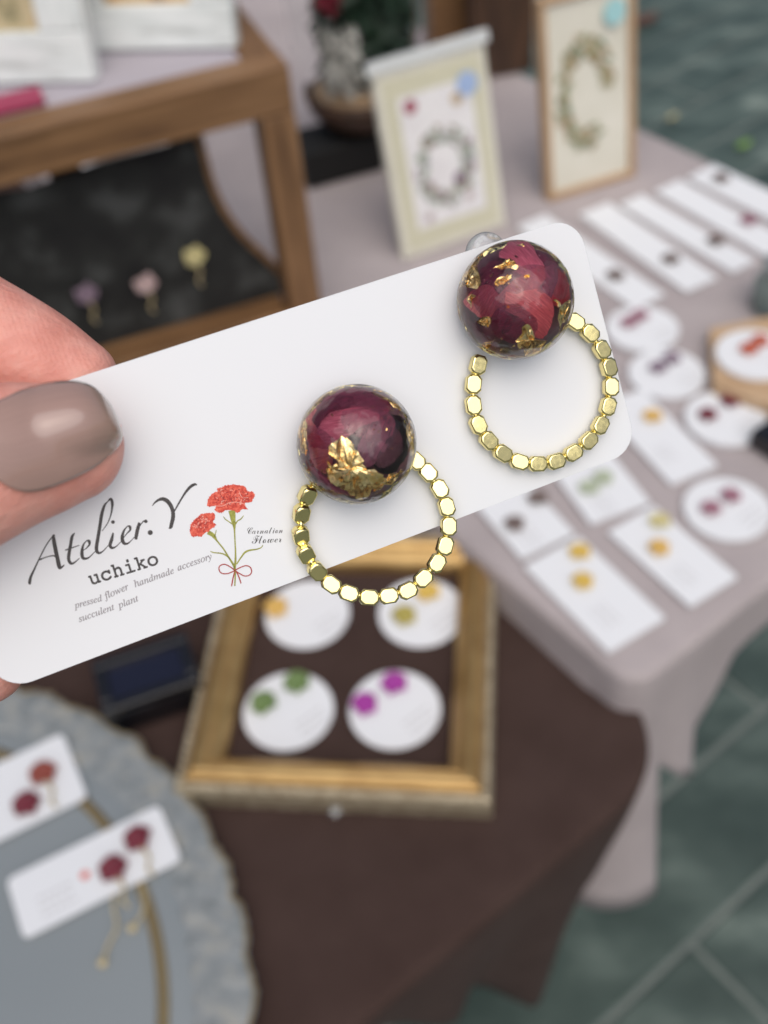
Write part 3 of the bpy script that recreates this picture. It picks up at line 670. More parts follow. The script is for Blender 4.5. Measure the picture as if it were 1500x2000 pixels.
L(M_nail, sx.outputs[0], rp.inputs[0]); L(M_nail, rp.outputs[0], mx.inputs[6]); L(M_nail, nz.outputs[0], mx.inputs[7]); L(M_nail, mx.outputs[2], BS(M_nail).inputs['Base Color'])
bump(M_nail, 2.2, 0.10, 0.0008, 1, coord='UV', stretch=(1, 2, 1), slot='Coat Normal'); bump(M_nail, 3, 0.04, 0.0004, 2, coord='UV', stretch=(.4, 8, 1))

# ------------------------------------------------------------------ small goods: earrings, cards, discs
M_st = {}
def simple(name, c1, c2, rough=.4):
    if name not in M_st:
        m = mat(name, c1, rough); vary(m, [c1, c2], 500, 3); M_st[name] = m
    return M_st[name]
COLS = {'dark red': ((.10, .008, .02), (.24, .03, .05)), 'brick red': ((.20, .03, .025), (.34, .09, .06)), 'gold': ((.62, .36, .06), (.75, .52, .18)), 'yellow': ((.62, .38, .05), (.72, .55, .15)), 'magenta': ((.30, .015, .26), (.42, .06, .38)),
        'green': ((.08, .14, .035), (.22, .32, .12)), 'purple grey': ((.16, .10, .15), (.35, .27, .33)), 'brown': ((.10, .07, .065), (.25, .19, .17)), 'olive': ((.35, .30, .06), (.5, .42, .12)),
        'orange red': ((.45, .07, .03), (.58, .16, .09)), 'pale pink': ((.5, .33, .33), (.62, .5, .48)), 'pale yellow': ((.55, .48, .18), (.66, .6, .36)), 'mauve': ((.26, .10, .14), (.42, .22, .28)), 'pale green': ((.36, .42, .28), (.52, .57, .44))}
_bl = {}
def blossom(seed, petals=5, r=0.006):
    """a small domed blossom: overlapping cupped petals round a centre"""
    key = (seed % 4, petals)
    if key not in _bl:
        mb = MB(); rnd = random.Random(seed)
        for k in range(petals):
            a = 2 * pi * k / petals + rnd.uniform(-.2, .2)
            vs = []; fs = []
            for i in range(5):
                for j in range(5):
                    u = i / 4; v = -1 + j / 2; wd = .62 * sin(pi * min(1, .15 + u * .8)) ; x = u * 1.0; y = v * wd
                    z = .35 * (1 - (u - .35) ** 2 * 1.6) + .12 * v * v + rnd.uniform(-.03, .03)
                    vs.append((x * cos(a) - y * sin(a), x * sin(a) + y * cos(a), z))
            for i in range(4):
                for j in range(4): q = i * 5 + j; fs.append((q, q + 1, q + 6, q + 5))
            mb.add(vs, fs)
        vs, fs = tube([Vector((0, 0, z)) for z in (-.1, .2, .42, .5)], [.5, .55, .35, .12], 10, ref=Vector((0, 1, 0))); mb.add(vs, fs, 1)
        _bl[key] = mb
    return _bl[key]
def small_earring(M, r, colname, label, group, drop=False, seed=0, leaf=False):
    root = empty('earring', M, label, 'earring', group)
    b = blossom(seed, 6 if leaf else 5); me = mdata('blossom', [v * r for v in b.v], b.f, True, b.m); c = COLS[colname]
    obj('blossom', me, [simple('blossom_' + colname.replace(' ', '_'), *c), simple('centre_' + colname.replace(' ', '_'), c[0], c[1])], root)
    if drop:
        pts = catmull([Vector((0, -r * .8, r * .3)), Vector((r * .25, -r * 1.6, r * .25)), Vector((-r * .1, -r * 2.4, r * .2)), Vector((r * .1, -r * 3.0, r * .2))], 5)
        obj('dangle', mdata('dangle', *tube(pts, r * .10, 6), True), simple('drop_gold', (.50, .40, .22), (.62, .52, .30)), root)
    return root
def frame_at(o, xdir, z=Vector((0, 0, 1))):
    x = Vector(xdir).normalized(); y = z.cross(x).normalized(); zz = x.cross(y); m = Matrix((x, y, zz)).transposed().to_4x4(); m.translation = o; return m
def printing(parent, w_, h_, z, ox, oy, s):
    mb = MB(); rnd = random.Random(int(ox * 1e5) & 255)
    for r in range(3):
        x = ox
        for k in range(5):
            l = rnd.uniform(.5, 1.1) * s; ribbon(mb, [(x, oy - r * s * 1.5, s * .22), (x + l * .5, oy - r * s * 1.5 + s * .3, s * .3), (x + l, oy - r * s * 1.5, s * .2)], z, 0, 3); x += l + s * .35
    o = obj('lettering', mb.mesh('lettering'), M_inkfaint, parent); return o
def flat_card(px, z, label, group, corner=.003, th=.0012, mtop=None, rim=None):
    """px: four photo corners in order: along the long side first"""
    W_ = [PX(x, y, z + th) for x, y in px]; c = sum(W_, Vector()) / 4
    x = ((W_[1] - W_[0]) + (W_[2] - W_[3])) / 2; y = ((W_[3] - W_[0]) + (W_[2] - W_[1])) / 2
    lx, ly = x.length, y.length
    m = frame_at(Vector((c.x, c.y, z)), x)
    o = obj('earring_card', prism('earring_card', [(p[0] - lx / 2, p[1] - ly / 2) for p in roundrect(lx, ly, corner, 5)], 0.0004, th, .0002), mtop or M_card)
    o.matrix_world = m; tag(o, label, 'card', group)
    return o, m, lx, ly
def round_card(x, y, r, z, label, group, tilt=None, th=.0012):
    c = PX(x, y, z + th); o = obj('round_card', prism('round_card', circle(r, 40), 0.0004, th, .0003), M_card)
    m = frame_at(Vector((c.x, c.y, z)), E2); o.matrix_world = m; tag(o, label, 'card', group); printing(o, 0, 0, th + .0001, -r * .1, -r * .45, r * .13)
    return o, m
def on(px, z, xdir=None): c = PX(px[0], px[1], z); return frame_at(c, xdir or E2)

# --- the gold picture frame lying on the brown cloth
FO = Vector((0.0400, 0.265, B + .001)); fx = Vector((-.168, .0275, 0)).normalized(); FWD, FHT = .171, .186
fy = Vector((-fx.y, fx.x, 0)) * -1
FM = Matrix((-fx, fy, Vector((0, 0, 1)))).transposed().to_4x4(); FM.translation = FO + fx * FWD   # origin at the near left corner
fr = empty('picture_frame', FM, 'gold moulded picture frame lying flat around four round cards', 'picture frame')
def rail(name, L_, wd, prof, M, material):
    n = len(prof); vs = []; fs = []
    for e_ in (0, 1):
        for q, z in prof: vs.append(((q if e_ == 0 else L_ - q), q, z))
    for i in range(n - 1): fs.append((i, i + 1, n + i + 1, n + i))
    fs.append((n - 1, 0, n, 2 * n - 1)); fs.append(tuple(range(n))); fs.append(tuple(reversed(range(n, 2 * n))))
    return obj(name, fixn(mdata(name, vs, fs)), material, fr, M)
side = [(0, 0), (0, .012), (.0015, .0155), (.004, .017), (.006, .0160), (.006, 0)]
top_ = [(.006, 0), (.006, .0165), (.0066, .0185), (.0078, .0190), (.0084, .0182), (.0092, .0196), (.0110, .0212), (.0130, .0214), (.0150, .0202), (.0162, .0180), (.0168, .0184), (.0178, .0180), (.0184, .0168), (.0205, .0148), (.0225, .0125), (.0235, .0100), (.0235, 0)]
for k, (ox, oy, a, L_) in enumerate(((0, 0, 0, FWD), (FWD, 0, 90, FHT), (FWD, FHT, 180, FWD), (0, FHT, 270, FHT))):
    m = Matrix.Translation((ox, oy, 0)) @ Matrix.Rotation(radians(a), 4, 'Z')
    rail('rail', L_, .02, top_, m, M_goldfr); o = rail('beaded_edge', L_, .02, side, m, M_silverfr)
    mb = MB(); nb = int(L_ / .0052)
    for i in range(nb):
        x = .004 + (L_ - .008) * (i + .5) / nb
        vs, fs = tube([Vector((x - .0022, .003, .0165)), Vector((x - .0012, .003, .0165)), Vector((x + .0012, .003, .0165)), Vector((x + .0022, .003, .0165))], [.0005, .0016, .0016, .0005], 8); mb.add(vs, fs)
    b = obj('rope_bead', mb.mesh('rope_bead', True), M_silverfr, o); b['kind'] = 'stuff'
obj('backing', boxm('backing', .02, FWD - .02, .02, FHT - .02, .0015, .0035), M_cloth_b, fr)
zf = B + .0047
disc_in = [(600, 1198, 'white round card at back left inside the gold frame', (('gold', (540, 1190), 'gold earring on the back left round card in the gold frame'),)),
           (822, 1195, 'white round card at back right inside the gold frame', (('olive', (790, 1205), 'olive yellow earring on the back right round card, near the bead hoop'), ('yellow', (835, 1158), 'yellow earring on the back right round card, farther from the viewer'))),
           (563, 1387, 'white round card with two green earrings inside the gold frame', (('green', (515, 1375), 'green leafy earring on the front left round card, lower of its pair'), ('green', (580, 1335), 'green leafy earring on the front left round card, upper of its pair'))),
           (771, 1384, 'white round card with two magenta earrings inside the gold frame', (('magenta', (713, 1378), 'magenta earring on the front right round card, lower of its pair'), ('magenta', (770, 1337), 'magenta earring on the front right round card, upper of its pair')))]
for x, y, lb, ers in disc_in:
    o, m = round_card(x, y, .0262, zf, lb, 'round cards in the gold frame')
    for i, (cn, p, l2) in enumerate(ers): small_earring(on(p, zf + .0015), .0082, cn, l2, 'earrings in the gold frame', seed=i, leaf=cn == 'green')
kb = obj('glass_bead', lathe('glass_bead', [(.0028 * cos(a), .004 + .0028 * sin(a)) for a in [radians(-86 + 172 * i / 12) for i in range(13)]], 20), M_plastic)
kb.matrix_world = Matrix.Translation(PX(655, 1585, B + .005) - Vector((0, 0, .004))); tag(kb, 'tiny clear glass bead on the brown cloth below the gold frame', 'bead')

# --- the grey glass charger plate with lace edge
PC = Vector((-0.300, 0.171, B + .0015)); RP = .2177
plate = empty('plate', PC, 'large grey glass plate with a ragged gold lace edge', 'plate')
obj('dish', lathe('dish', [(.02, .002), (.12, .004), (.185, .007), (.190, .0095), (.188, .0105), (.17, .0105), (.02, .0105)], 96), M_plate, plate)
vs = []; fs = []; n = 360; rr_ = [(.186, .0100), (.190, .0114), (.197, .0104), (.204, .0115), (.211, .0108), (1, .0105), (1, .0085), (.186, .0060)]
for j, (r, z) in enumerate(rr_):
    for i in range(n):
        a = 2 * pi * i / n
        edge = RP - .0035 + .0035 * abs(sin(a * 21)) + .0022 * mnoise.noise(Vector((cos(a) * 40, sin(a) * 40, 2)))
        rad = edge if r == 1 else r + .001 * mnoise.noise(Vector((cos(a) * 30, sin(a) * 30, j)))
        zz = z + (0.0012 * mnoise.noise(Vector((cos(a) * 60, sin(a) * 60, j * 3))) + .0008 * sin(a * 84 + j * 1.7) if 0 < j < 5 else 0)
        vs.append((rad * cos(a), rad * sin(a), zz))
for j in range(len(rr_)):
    for i in range(n): fs.append((j * n + i, j * n + (i + 1) % n, ((j + 1) % len(rr_)) * n + (i + 1) % n, ((j + 1) % len(rr_)) * n + i))
lace = obj('lace_border', fixn(mdata('lace_border', vs, fs, True)), M_lace, plate)
mb = MB()
for i in range(66):                                   # raised scrolls in the border
    a = 2 * pi * i / 66; c = Vector((.2015 * cos(a), .2015 * sin(a), .0108)); rad = .0048
    pts = [c + Vector((rad * (1 - k / 18) * cos(a + k * .62), rad * (1 - k / 18) * sin(a + k * .62), 0)) for k in range(13)]
    mb.add(*tube(pts, .0008, 6))
o = obj('scroll_relief', mb.mesh('scroll_relief', True), M_lace, lace)
mb = MB(); pts = [Vector(((RP - .0012 + .0035 * (abs(sin(2 * pi * i / 720 * 21)) - 1) + .0022 * mnoise.noise(Vector((cos(2 * pi * i / 720) * 40, sin(2 * pi * i / 720) * 40, 2)))) * cos(2 * pi * i / 720), (RP - .0012 + .0035 * (abs(sin(2 * pi * i / 720 * 21)) - 1) + .0022 * mnoise.noise(Vector((cos(2 * pi * i / 720) * 40, sin(2 * pi * i / 720) * 40, 2)))) * sin(2 * pi * i / 720), .0104)) for i in range(721)]
mb.add(*tube(pts, .0009, 6)); obj('gold_rim', mb.mesh('gold_rim', True), M_goldline, plate)
obj('gold_band', lathe('gold_band', [(.1705, .0104), (.1705, .0112), (.1765, .0112), (.1765, .0104)], 120, close=True), M_goldline, plate)
ZP = B + .0142
o, m, lx, ly = flat_card([(8, 1715), (310, 1575), (355, 1675), (50, 1838)], ZP, 'long white earring card nearer the viewer on the grey plate', 'long earring cards', corner=.0038)
# corners given left-top, right-top, right-bottom, left-bottom: x runs along the card, y towards the viewer is negative
cardA = o
def ink(parent, th, items): pass
printing(o, 0, 0, .0013, -lx * .36, -ly * .05, .0032)
mb = MB(); disc(mb, (-lx * .06, -ly * .02), .0024, .0013); obj('printed_flower', mb.mesh('printed_flower'), M_red, o)
gdir = m.to_3x3() @ Vector((1, 0, 0))
small_earring(on((222, 1698), ZP + .002, gdir), .0078, 'dark red', 'dark red dangling earring at the middle of the nearer plate card', 'earrings on the grey plate', True, 1)
small_earring(on((270, 1640), ZP + .002, gdir), .0078, 'dark red', 'dark red dangling earring near the right end of the nearer plate card', 'earrings on the grey plate', True, 2)
def chain(px, label, z):
    pts = catmull([PX(x, y, z) for x, y in px], 8); ch = obj('earring_chain', mdata('earring_chain', *tube(pts, .0007, 6), True), simple('drop_gold', (.50, .40, .22), (.62, .52, .30))); return ch
c1 = [o2 for o2 in bpy.data.objects if o2.name.startswith('earring') and o2.get('label', '').startswith('dark red dangling')]
for er, px in zip(sorted(c1, key=lambda q: q['label'].find('middle') < 0), ([(228, 1730), (222, 1770), (228, 1810), (212, 1845), (200, 1880)], [(285, 1670), (275, 1712), (283, 1750), (278, 1785), (258, 1812)])):
    ch = chain(px, '', B + .0145); ch.name = 'gold_chain'; bpy.context.view_layer.update(); mw = ch.matrix_world.copy(); ch.parent = er; ch.matrix_parent_inverse = er.matrix_world.inverted()
    p = PX(*px[-1], B + .0145); v, f = tube([p + Vector((0, 0, z * .002)) for z in (-.95, -.5, 0, .5, .95)], [.0024 * sqrt(1 - z * z) for z in (-.95, -.5, 0, .5, .95)], 8, ref=Vector((0, 1, 0)))
    t_ = obj('chain_bead', mdata('chain_bead', v, f, True), simple('drop_gold', (.5, .4, .22), (.62, .52, .3)), er); t_.matrix_parent_inverse = er.matrix_world.inverted()
o, m, lx, ly = flat_card([(-160, 1560), (115, 1440), (178, 1547), (-90, 1690)], ZP, 'long white earring card cut by the left edge on the grey plate', 'long earring cards', corner=.0038)
gdir = m.to_3x3() @ Vector((1, 0, 0))
small_earring(on((85, 1512), ZP + .002, gdir), .0080, 'brick red', 'reddish petal earring nearer the rounded corner of the cut-off plate card', 'earrings on the grey plate', True, 3)
small_earring(on((53, 1572), ZP + .002, gdir), .0080, 'dark red', 'deep red petal earring nearest the edge of the cut-off plate card', 'earrings on the grey plate', False, 1)
# --- black case behind the plate
W_ = [PX(*q, B + .024) for q in ((165, 1300), (372, 1232), (385, 1335), (215, 1395))]
c = sum(W_, Vector()) / 4; xd = (W_[1] - W_[0] + W_[2] - W_[3]); bm_ = frame_at(Vector((c.x, c.y, B + .001)), xd)
cs = empty('display_case', bm_, 'small black glossy case on the brown cloth behind the grey plate', 'case'); lx, ly = xd.length / 2, (W_[0] - W_[3] + W_[1] - W_[2]).length / 2
obj('case_body', boxm('case_body', -lx / 2, lx / 2, -ly / 2, ly / 2, 0, .020, .002), M_gloss_b, cs)
for a, b, c_, d in ((-lx / 2, lx / 2, -ly / 2, -ly / 2 + .007), (-lx / 2, lx / 2, ly / 2 - .007, ly / 2), (-lx / 2, -lx / 2 + .007, -ly / 2 + .007, ly / 2 - .007), (lx / 2 - .007, lx / 2, -ly / 2 + .007, ly / 2 - .007)):
    obj('case_rim', boxm('case_rim', a, b, c_, d, .0202, .0255, .001), M_gloss_b, cs)
obj('glass_top', boxm('glass_top', -lx / 2 + .007, lx / 2 - .007, -ly / 2 + .007, ly / 2 - .007, .0202, .022), M_dkglass, cs)

# --- goods on the taupe cloth
ZT = T + .0012
def strip(px, label): return flat_card(px, ZT, label, 'white strip cards in a row', .0012, .0015)
d1 = E1 * -1
strips = [([(1065, 420), (1298, 572), (1240, 606), (1010, 440)], 'white strip card partly hidden by the corner of the held card', (1202, 540)),
          ([(1188, 395), (1400, 540), (1342, 572), (1132, 418)], 'white strip card second from the held card in the fanned row', (1310, 508)),
          ([(1255, 380), (1478, 508), (1430, 532), (1208, 398)], 'white strip card in the middle of the fanned row', (1398, 472)),
          ([(1330, 352), (1560, 480), (1510, 508), (1275, 372)], 'white strip card second from the far end of the fanned row', (1462, 433)),
          ([(1400, 322), (1620, 430), (1560, 455), (1335, 345)], 'white strip card at the far end of the row by the cloth edge', (1408, 350))]
for i, (px, lb, ep) in enumerate(strips):
    o, m, lx, ly = strip(px, lb)
    small_earring(on(ep, ZT + .002), .0075, ('brown', 'brown', 'brown', 'mauve', 'brown')[i], ('greyish brown blossom hair pin on the strip card hidden by the held card', 'dark brown blossom hair pin on the second strip card of the row', 'small brown blossom hair pin on the middle strip card', 'mauve brown blossom hair pin on the second strip card from the far end', 'brown blossom hair pin on the farthest strip card')[i], 'hair pins on strip cards', seed=i)
rects = [([(1165, 790), (1258, 760), (1395, 905), (1318, 950)], 'white card with gold earrings beside the held card right edge', (('gold', (1274, 815), 'gold earring on the card beside the held card corner'),)),
         ([(1085, 930), (1190, 880), (1255, 968), (1170, 1038)], 'white card with pale green earrings half under the held card', (('pale green', (1150, 955), 'pale green earring on the card half under the held card'), ('pale green', (1178, 935), 'second pale green earring, farther along the half-hidden card'))),
         ([(940, 1000), (1020, 930), (1112, 1035), (1030, 1098)], 'white card with two small dark earrings beside the brown cloth', (('brown', (1050, 975), 'dark earring on the far half of the card beside the brown cloth'), ('brown', (1005, 1025), 'dark earring at the near half of the card beside the brown cloth'))),
         ([(1190, 1040), (1272, 985), (1435, 1120), (1355, 1192)], 'white card with two pale gold earrings, second from the cloth corner', (('pale yellow', (1288, 1020), 'pale gold earring on the second card, farther of its pair'), ('gold', (1287, 1072), 'gold earring on the second card, nearer of its pair'))),
         ([(1033, 1112), (1120, 1040), (1287, 1195), (1202, 1287)], 'white card with two yellow earrings nearest the corner of the taupe cloth', (('yellow', (1132, 1080), 'bright yellow earring on the card nearest the cloth corner, farther of its pair'), ('yellow', (1138, 1137), 'amber yellow earring on the card nearest the cloth corner, nearer of its pair')))]
for px, lb, ers in rects:
    q = [px[1], px[2], px[3], px[0]]
    o, m, lx, ly = flat_card(q, ZT, lb, 'rectangular earring cards on the taupe cloth', .0015, .0022)
    printing(o, 0, 0, .0023, lx * .12, -ly * .05, .0028)
    for i, (cn, p, l2) in enumerate(ers): small_earring(on(p, ZT + .003, d1), .0068, cn, l2, 'earrings on rectangular cards', seed=i + 2)
# pale wooden board under one disc
W_ = [PX(*q, T + .012) for q in ((1386, 640), (1540, 610), (1560, 812), (1394, 752))]
c = W_[0]; 
wb = obj('wooden_board', prism('wooden_board', [(p.x, p.y) for p in reversed(W_)], T + .0008, T + .012, .001), M_wood_l); tag(wb, 'pale wooden board at the right edge under a round card', 'board')
rounds = [((1255, 640), .0262, ZT, 'white round card with dark purple earrings, farthest of the round cards on the cloth', 'mauve', ((1228, 632), (1250, 618)), ('plum earring on the farthest round card, outer one', 'plum earring on the farthest round card, inner one')),
          ((1302, 728), .0262, ZT, 'white round card with greyish purple earrings between two other round cards', 'purple grey', ((1285, 720), (1312, 702)), ('greyish purple earring, lower of the pair on the middle round card', 'greyish purple earring, upper of the pair on the middle round card')),
          ((1417, 815), .0265, ZT, 'white round card with a red earring beside the wooden board', 'dark red', ((1382, 812), (1425, 785)), ('red earring on the round card beside the wooden board', 'dark earring near the board on the round card beside it')),
          ((1475, 690), .0265, T + .0125, 'white round card with orange red earrings lying on the wooden board', 'orange red', ((1462, 684), (1485, 668)), ('orange red earring on the wooden board card, nearer of its pair', 'orange red earring on the wooden board card, farther of its pair')),
          ((1420, 992), .0262, ZT, 'white round card with mauve and amber earrings nearest the right cloth edge', 'mauve', ((1388, 995), (1427, 970)), ('mauve earring with amber rim on the nearest round card, left one', 'mauve earring with amber rim on the nearest round card, right one'))]
for c_, r, z, lb, cn, eps, els in rounds:
    o, m = round_card(*c_, r, z, lb, 'round cards on the taupe cloth', th=.003)
    for i, (p, l2) in enumerate(zip(eps, els)): small_earring(on(p, z + .0036), .0068, cn, l2, 'earrings on round cards on the taupe cloth', seed=i + 1)
# small glass jar and black box cut by the right edge
gj = empty('glass_jar', PX(1515, 600, T + .001), 'greenish glass jar cut by the right edge of the picture', 'jar')
obj('jar', lathe('jar', [(.016, 0), (.019, .003), (.019, .024), (.015, .029), (.015, .032)], 32), mat('green_glass', (.35, .42, .40), .08, trans=.6, ior=1.3), gj)
obj('lid', lathe('lid', [(.0155, .0325), (.0155, .038), (.0145, .039)], 32), mat('jar_lid', (.30, .34, .33), .4, .4), gj)
c = PX(1530, 880, T + .001); jb = obj('trinket_box', boxm('trinket_box', -.014, .014, -.018, .018, 0, .014, .002), M_gloss_b); jb.matrix_world = frame_at(c, E2); tag(jb, 'dark glossy trinket box cut by the right edge beside round cards', 'box')

# ------------------------------------------------------------------ wooden stand with black display, upper left
SA = Vector((-0.952, -0.306, 0)).normalized(); SD = Vector((-SA.y, SA.x, 0)) * -1
if SD.y < 0: SD = -SD
SO = Vector((-0.030, 0.672, 0)); ZS = 0.90
SM = Matrix((-SA, SD, Vector((0, 0, 1)))).transposed().to_4x4()
WS, DS = 0.34, 0.13
SM.translation = SO + SA * WS + Vector((0, 0, T))      # origin at front left foot; x to the right, y back, z up
st = empty('display_stand', SM, 'brown wooden open display stand with white frames on top', 'stand')
HS = ZS - T; pw = .024
def bar(name, x0, x1, y0, y1, z0, z1, par=st, mt=M_wood, bev=.0015):
    # wood grain follows the long side: build along local x and turn
    dx, dy, dz = x1 - x0, y1 - y0, z1 - z0
    if dz >= dx and dz >= dy:
        me = boxm(name, 0, dz, 0, dy, 0, dx, bev); m = Matrix.Translation((x1, y0, z0)) @ Matrix.Rotation(radians(-90), 4, 'Y')
    elif dy > dx:
        me = boxm(name, 0, dy, 0, dx, 0, dz, bev); m = Matrix.Translation((x1, y0, z0)) @ Matrix.Rotation(radians(90), 4, 'Z')
    else: me = boxm(name, 0, dx, 0, dy, 0, dz, bev); m = Matrix.Translation((x0, y0, z0))
    return obj(name, me, mt, par, m)
RL = .031
for x in (0, WS - pw):
    bar('post', x, x + pw, 0, pw, 0 if x else -.03, HS - RL - .0005)
for x in (0, WS - .16): bar('post', x, x + pw, DS - pw, DS, .0165 if x else -.03, HS - RL - .0005)
bar('top_rail', 0, WS, 0, pw, HS - RL, HS); bar('top_rail', 0, WS, DS - pw, DS, HS - RL, HS)
bar('side_rail', WS - pw, WS, pw + .0005, DS - pw - .0005, HS - RL, HS - .0006); bar('side_rail', 0, pw, pw + .0005, DS - pw - .0005, HS - RL, HS - .0006)
bar('base_board', pw + .001, WS - pw - .001, .002, DS - .002, .002, .016)
obj('top_panel', boxm('top_panel', pw + .001, WS - pw - .001, pw + .001, DS - pw - .001, HS - .012, HS - .001), M_lilac, st)
# black display board leaning inside, its right edge cut in a curve
nrm = (SM.to_3x3() @ Vector((0, -1, 0))); pbase = SM @ Vector((0, .026, 0))
SI = SM.inverted()
def stv(x, y): return SI @ PV(x, y, pbase, nrm)
out = [(-150, 400), (60, 370), (200, 318), (330, 285), (385, 255), (398, 300), (415, 362), (440, 415), (475, 462), (520, 505), (562, 548), (575, 640), (300, 720), (-150, 800)]
pq = [stv(*q) for q in out]; pq2 = [(p.x, max(p.z, .017)) for p in pq]
bd = empty('display_board', SM @ Matrix.Translation((0, .026, 0)) @ Matrix.Rotation(radians(90), 4, 'X'), 'black display board with a curved brown edge inside the wooden stand', 'display board')
obj('panel', prism('panel', pq2, -.003, .0, 0), M_black, bd)
ed = [Vector((pq2[i][0], pq2[i][1], -.001)) for i in range(4, 11)]
obj('edge_trim', mdata('edge_trim', *tube(catmull(ed, 5), .0028, 8), True), M_wood, bd)
for i, (px, cn, lb) in enumerate((((375, 492), 'pale yellow', 'pale yellow earring hanging on the black display board'), ((280, 545), 'pale pink', 'pale pink earring hanging on the black display board'), ((165, 565), 'purple grey', 'pale purple earring hanging nearest the fingers on the black board'))):
    p = SM @ (stv(*px) + Vector((0, -.004, 0))); m = frame_at(p, SM.to_3x3() @ Vector((1, 0, 0)), nrm.normalized())
    m = Matrix((SM.to_3x3() @ Vector((1, 0, 0)), Vector((0, 0, 1)), nrm)).transposed().to_4x4(); m.translation = p
    small_earring(m, .0085, cn, lb, 'earrings on the black board', True, i)
c = PX(215, 318, T + .03); wb_ = obj('paper_box', boxm('paper_box', -.06, .06, -.02, .02, 0, .045, .001), M_paper); wb_.matrix_world = frame_at(Vector((c.x, c.y + .02, B + .001)), -SA); tag(wb_, 'white paper box behind the black display board', 'box')
# crimson card on the stand
c = PX(20, 200, ZS + .003); rc = obj('paper_packet', boxm('paper_packet', -.035, .02, -.010, .012, 0, .004, .0008), M_pinkred); rc.matrix_world = frame_at(Vector((c.x, c.y, ZS + .0005)), -SA); tag(rc, 'crimson paper packet lying below the distressed white frame', 'packet')

# ------------------------------------------------------------------ standing frames and art cards
def leaf_ring(rx, ry, n, z, sd, gap=None, size=.004, cx=0, cy=0):
    mb = MB(); rnd = random.Random(sd)
    for i in range(n):
        a = 2 * pi * rnd.random()
        if gap and gap[0] < a < gap[1]: continue
        k = rnd.uniform(.74, 1.22); x = cx + rx * k * cos(a); y = cy + ry * k * sin(a); th = a + pi / 2 + rnd.uniform(-.9, .9); s = size * rnd.uniform(.5, 1.2)
        d = Vector((cos(th), sin(th))); e = Vector((-d.y, d.x))
        pts = [Vector((x, y)) + d * s * u + e * s * .42 * v for u, v in ((-1, 0), (-.4, 1), (.4, .8), (1, 0), (.4, -.8), (-.4, -1))]
        mb.add([(p.x, p.y, z + i * 2e-6) for p in pts], [tuple(range(6))], rnd.choice((0, 0, 1, 2, 3)))
    return mb
LEAFM = [mat('print_sage', (.30, .36, .27), .6), mat('print_brown', (.26, .18, .10), .6), mat('print_grey', (.36, .37, .38), .6), mat('print_plum', (.25, .14, .19), .6)]
LEAF2 = [mat('print_olive', (.30, .31, .17), .6), mat('print_umber', (.30, .20, .11), .6), mat('print_green', (.20, .27, .18), .6), mat('print_tan', (.46, .34, .22), .6)]
def upright(name, bl, br, z, H, lean, label, cat, group=None):
    """a standing panel: returns root with x along the foot, y up the panel, z towards the viewer; and its width"""
    A = PX(*bl, z); C_ = PX(*br, z); x = (C_ - A); w_ = x.length; x.normalize(); back = Vector((-x.y, x.x, 0))
    y = (Vector((0, 0, 1)) * cos(lean) + back * sin(lean)); zz = x.cross(y); m = Matrix((x, y, zz)).transposed().to_4x4(); m.translation = A + Vector((0, 0, .001)) + back * 0
    return empty(name, m, label, cat, group), w_
def framed(root, w_, h_, rw, dp, fm, pm):
    for a, b, c, d, nm in ((0, w_, 0, rw, 'rail'), (0, w_, h_ - rw, h_, 'rail'), (0, rw, rw + .0003, h_ - rw - .0003, 'rail'), (w_ - rw, w_, rw + .0003, h_ - rw - .0003, 'rail')):
        bar(nm, a, b, c, d, -dp, 0, root, fm, .0012)
    obj('picture', boxm('picture', rw + .0003, w_ - rw - .0003, rw + .0003, h_ - rw - .0003, -dp * .7, -dp * .3), pm, root)
M_art = mat('botanical_print', (.5, .42, .25), .6); vary(M_art, [(.16, .17, .09), (.50, .41, .24), (.62, .52, .33), (.52, .34, .16)], 70, 5, pos=(.32, .46, .58, .72))
M_art2 = mat('amber_print', (.5, .3, .12), .6); vary(M_art2, [(.20, .13, .06), (.58, .36, .14), (.62, .46, .25)], 45, 4, pos=(.32, .48, .64))
r_, w_ = upright('picture_frame', (-190, 172), (186, 163), ZS, .12, radians(12), 'distressed white picture frame cut by the top left corner', 'picture frame', 'white frames on the stand'); framed(r_, w_, .125, .030, .014, M_white, M_art)
r_, w_ = upright('picture_frame', (140, 103), (460, 98), ZS, .12, radians(12), 'distressed white picture frame standing behind, at the right end of the stand', 'picture frame', 'white frames on the stand'); framed(r_, w_, .125, .027, .014, M_white, M_art2)
# wreath card in a clear sleeve
r_, w_ = upright('art_card', (790, 510), (988, 440), T, .17, radians(14), 'cream framed wreath print in a clear sleeve with a blue sticker', 'art print'); h_ = .143
obj('board', boxm('board', 0, w_, 0, h_, -.008, 0, .0006), M_cream, r_)
obj('mount', boxm('mount', .006, w_ - .006, .006, h_ - .006, .0001, .0006), M_mat, r_); obj('print', boxm('print', .016, w_ - .016, .020, h_ - .020, .0008, .0011), M_paper, r_)
mb = leaf_ring(.021, .026, 170, .0013, 4, None, .004, w_ * .5, h_ * .44); obj('wreath_print', mb.mesh('wreath_print'), LEAFM, r_)
mb = MB()
for cx, cy, rr2, mi in ((.020 + .006, h_ * .80, .0055, 0), (w_ - .030, h_ * .77, .005, 1), (.028, h_ * .19, .004, 2), (w_ - .030, h_ * .24, .004, 2), (w_ * .62, h_ * .35, .006, 3)): disc(mb, (cx, cy), rr2, .0013 + mi * .00002, mi)
obj('blossom_print', mb.mesh('blossom_print'), [mat('print_crimson', (.34, .06, .10), .6), mat('print_sand', (.52, .40, .26), .6), mat('print_dust', (.5, .42, .42), .6), mat('print_violet', (.2, .12, .2), .6)], r_)
obj('sticker', prism('sticker', circle(.009, 24, w_ - .020, h_ - .024), .0020, .0024), mat('blue_sticker', (.36, .48, .72), .5), r_)
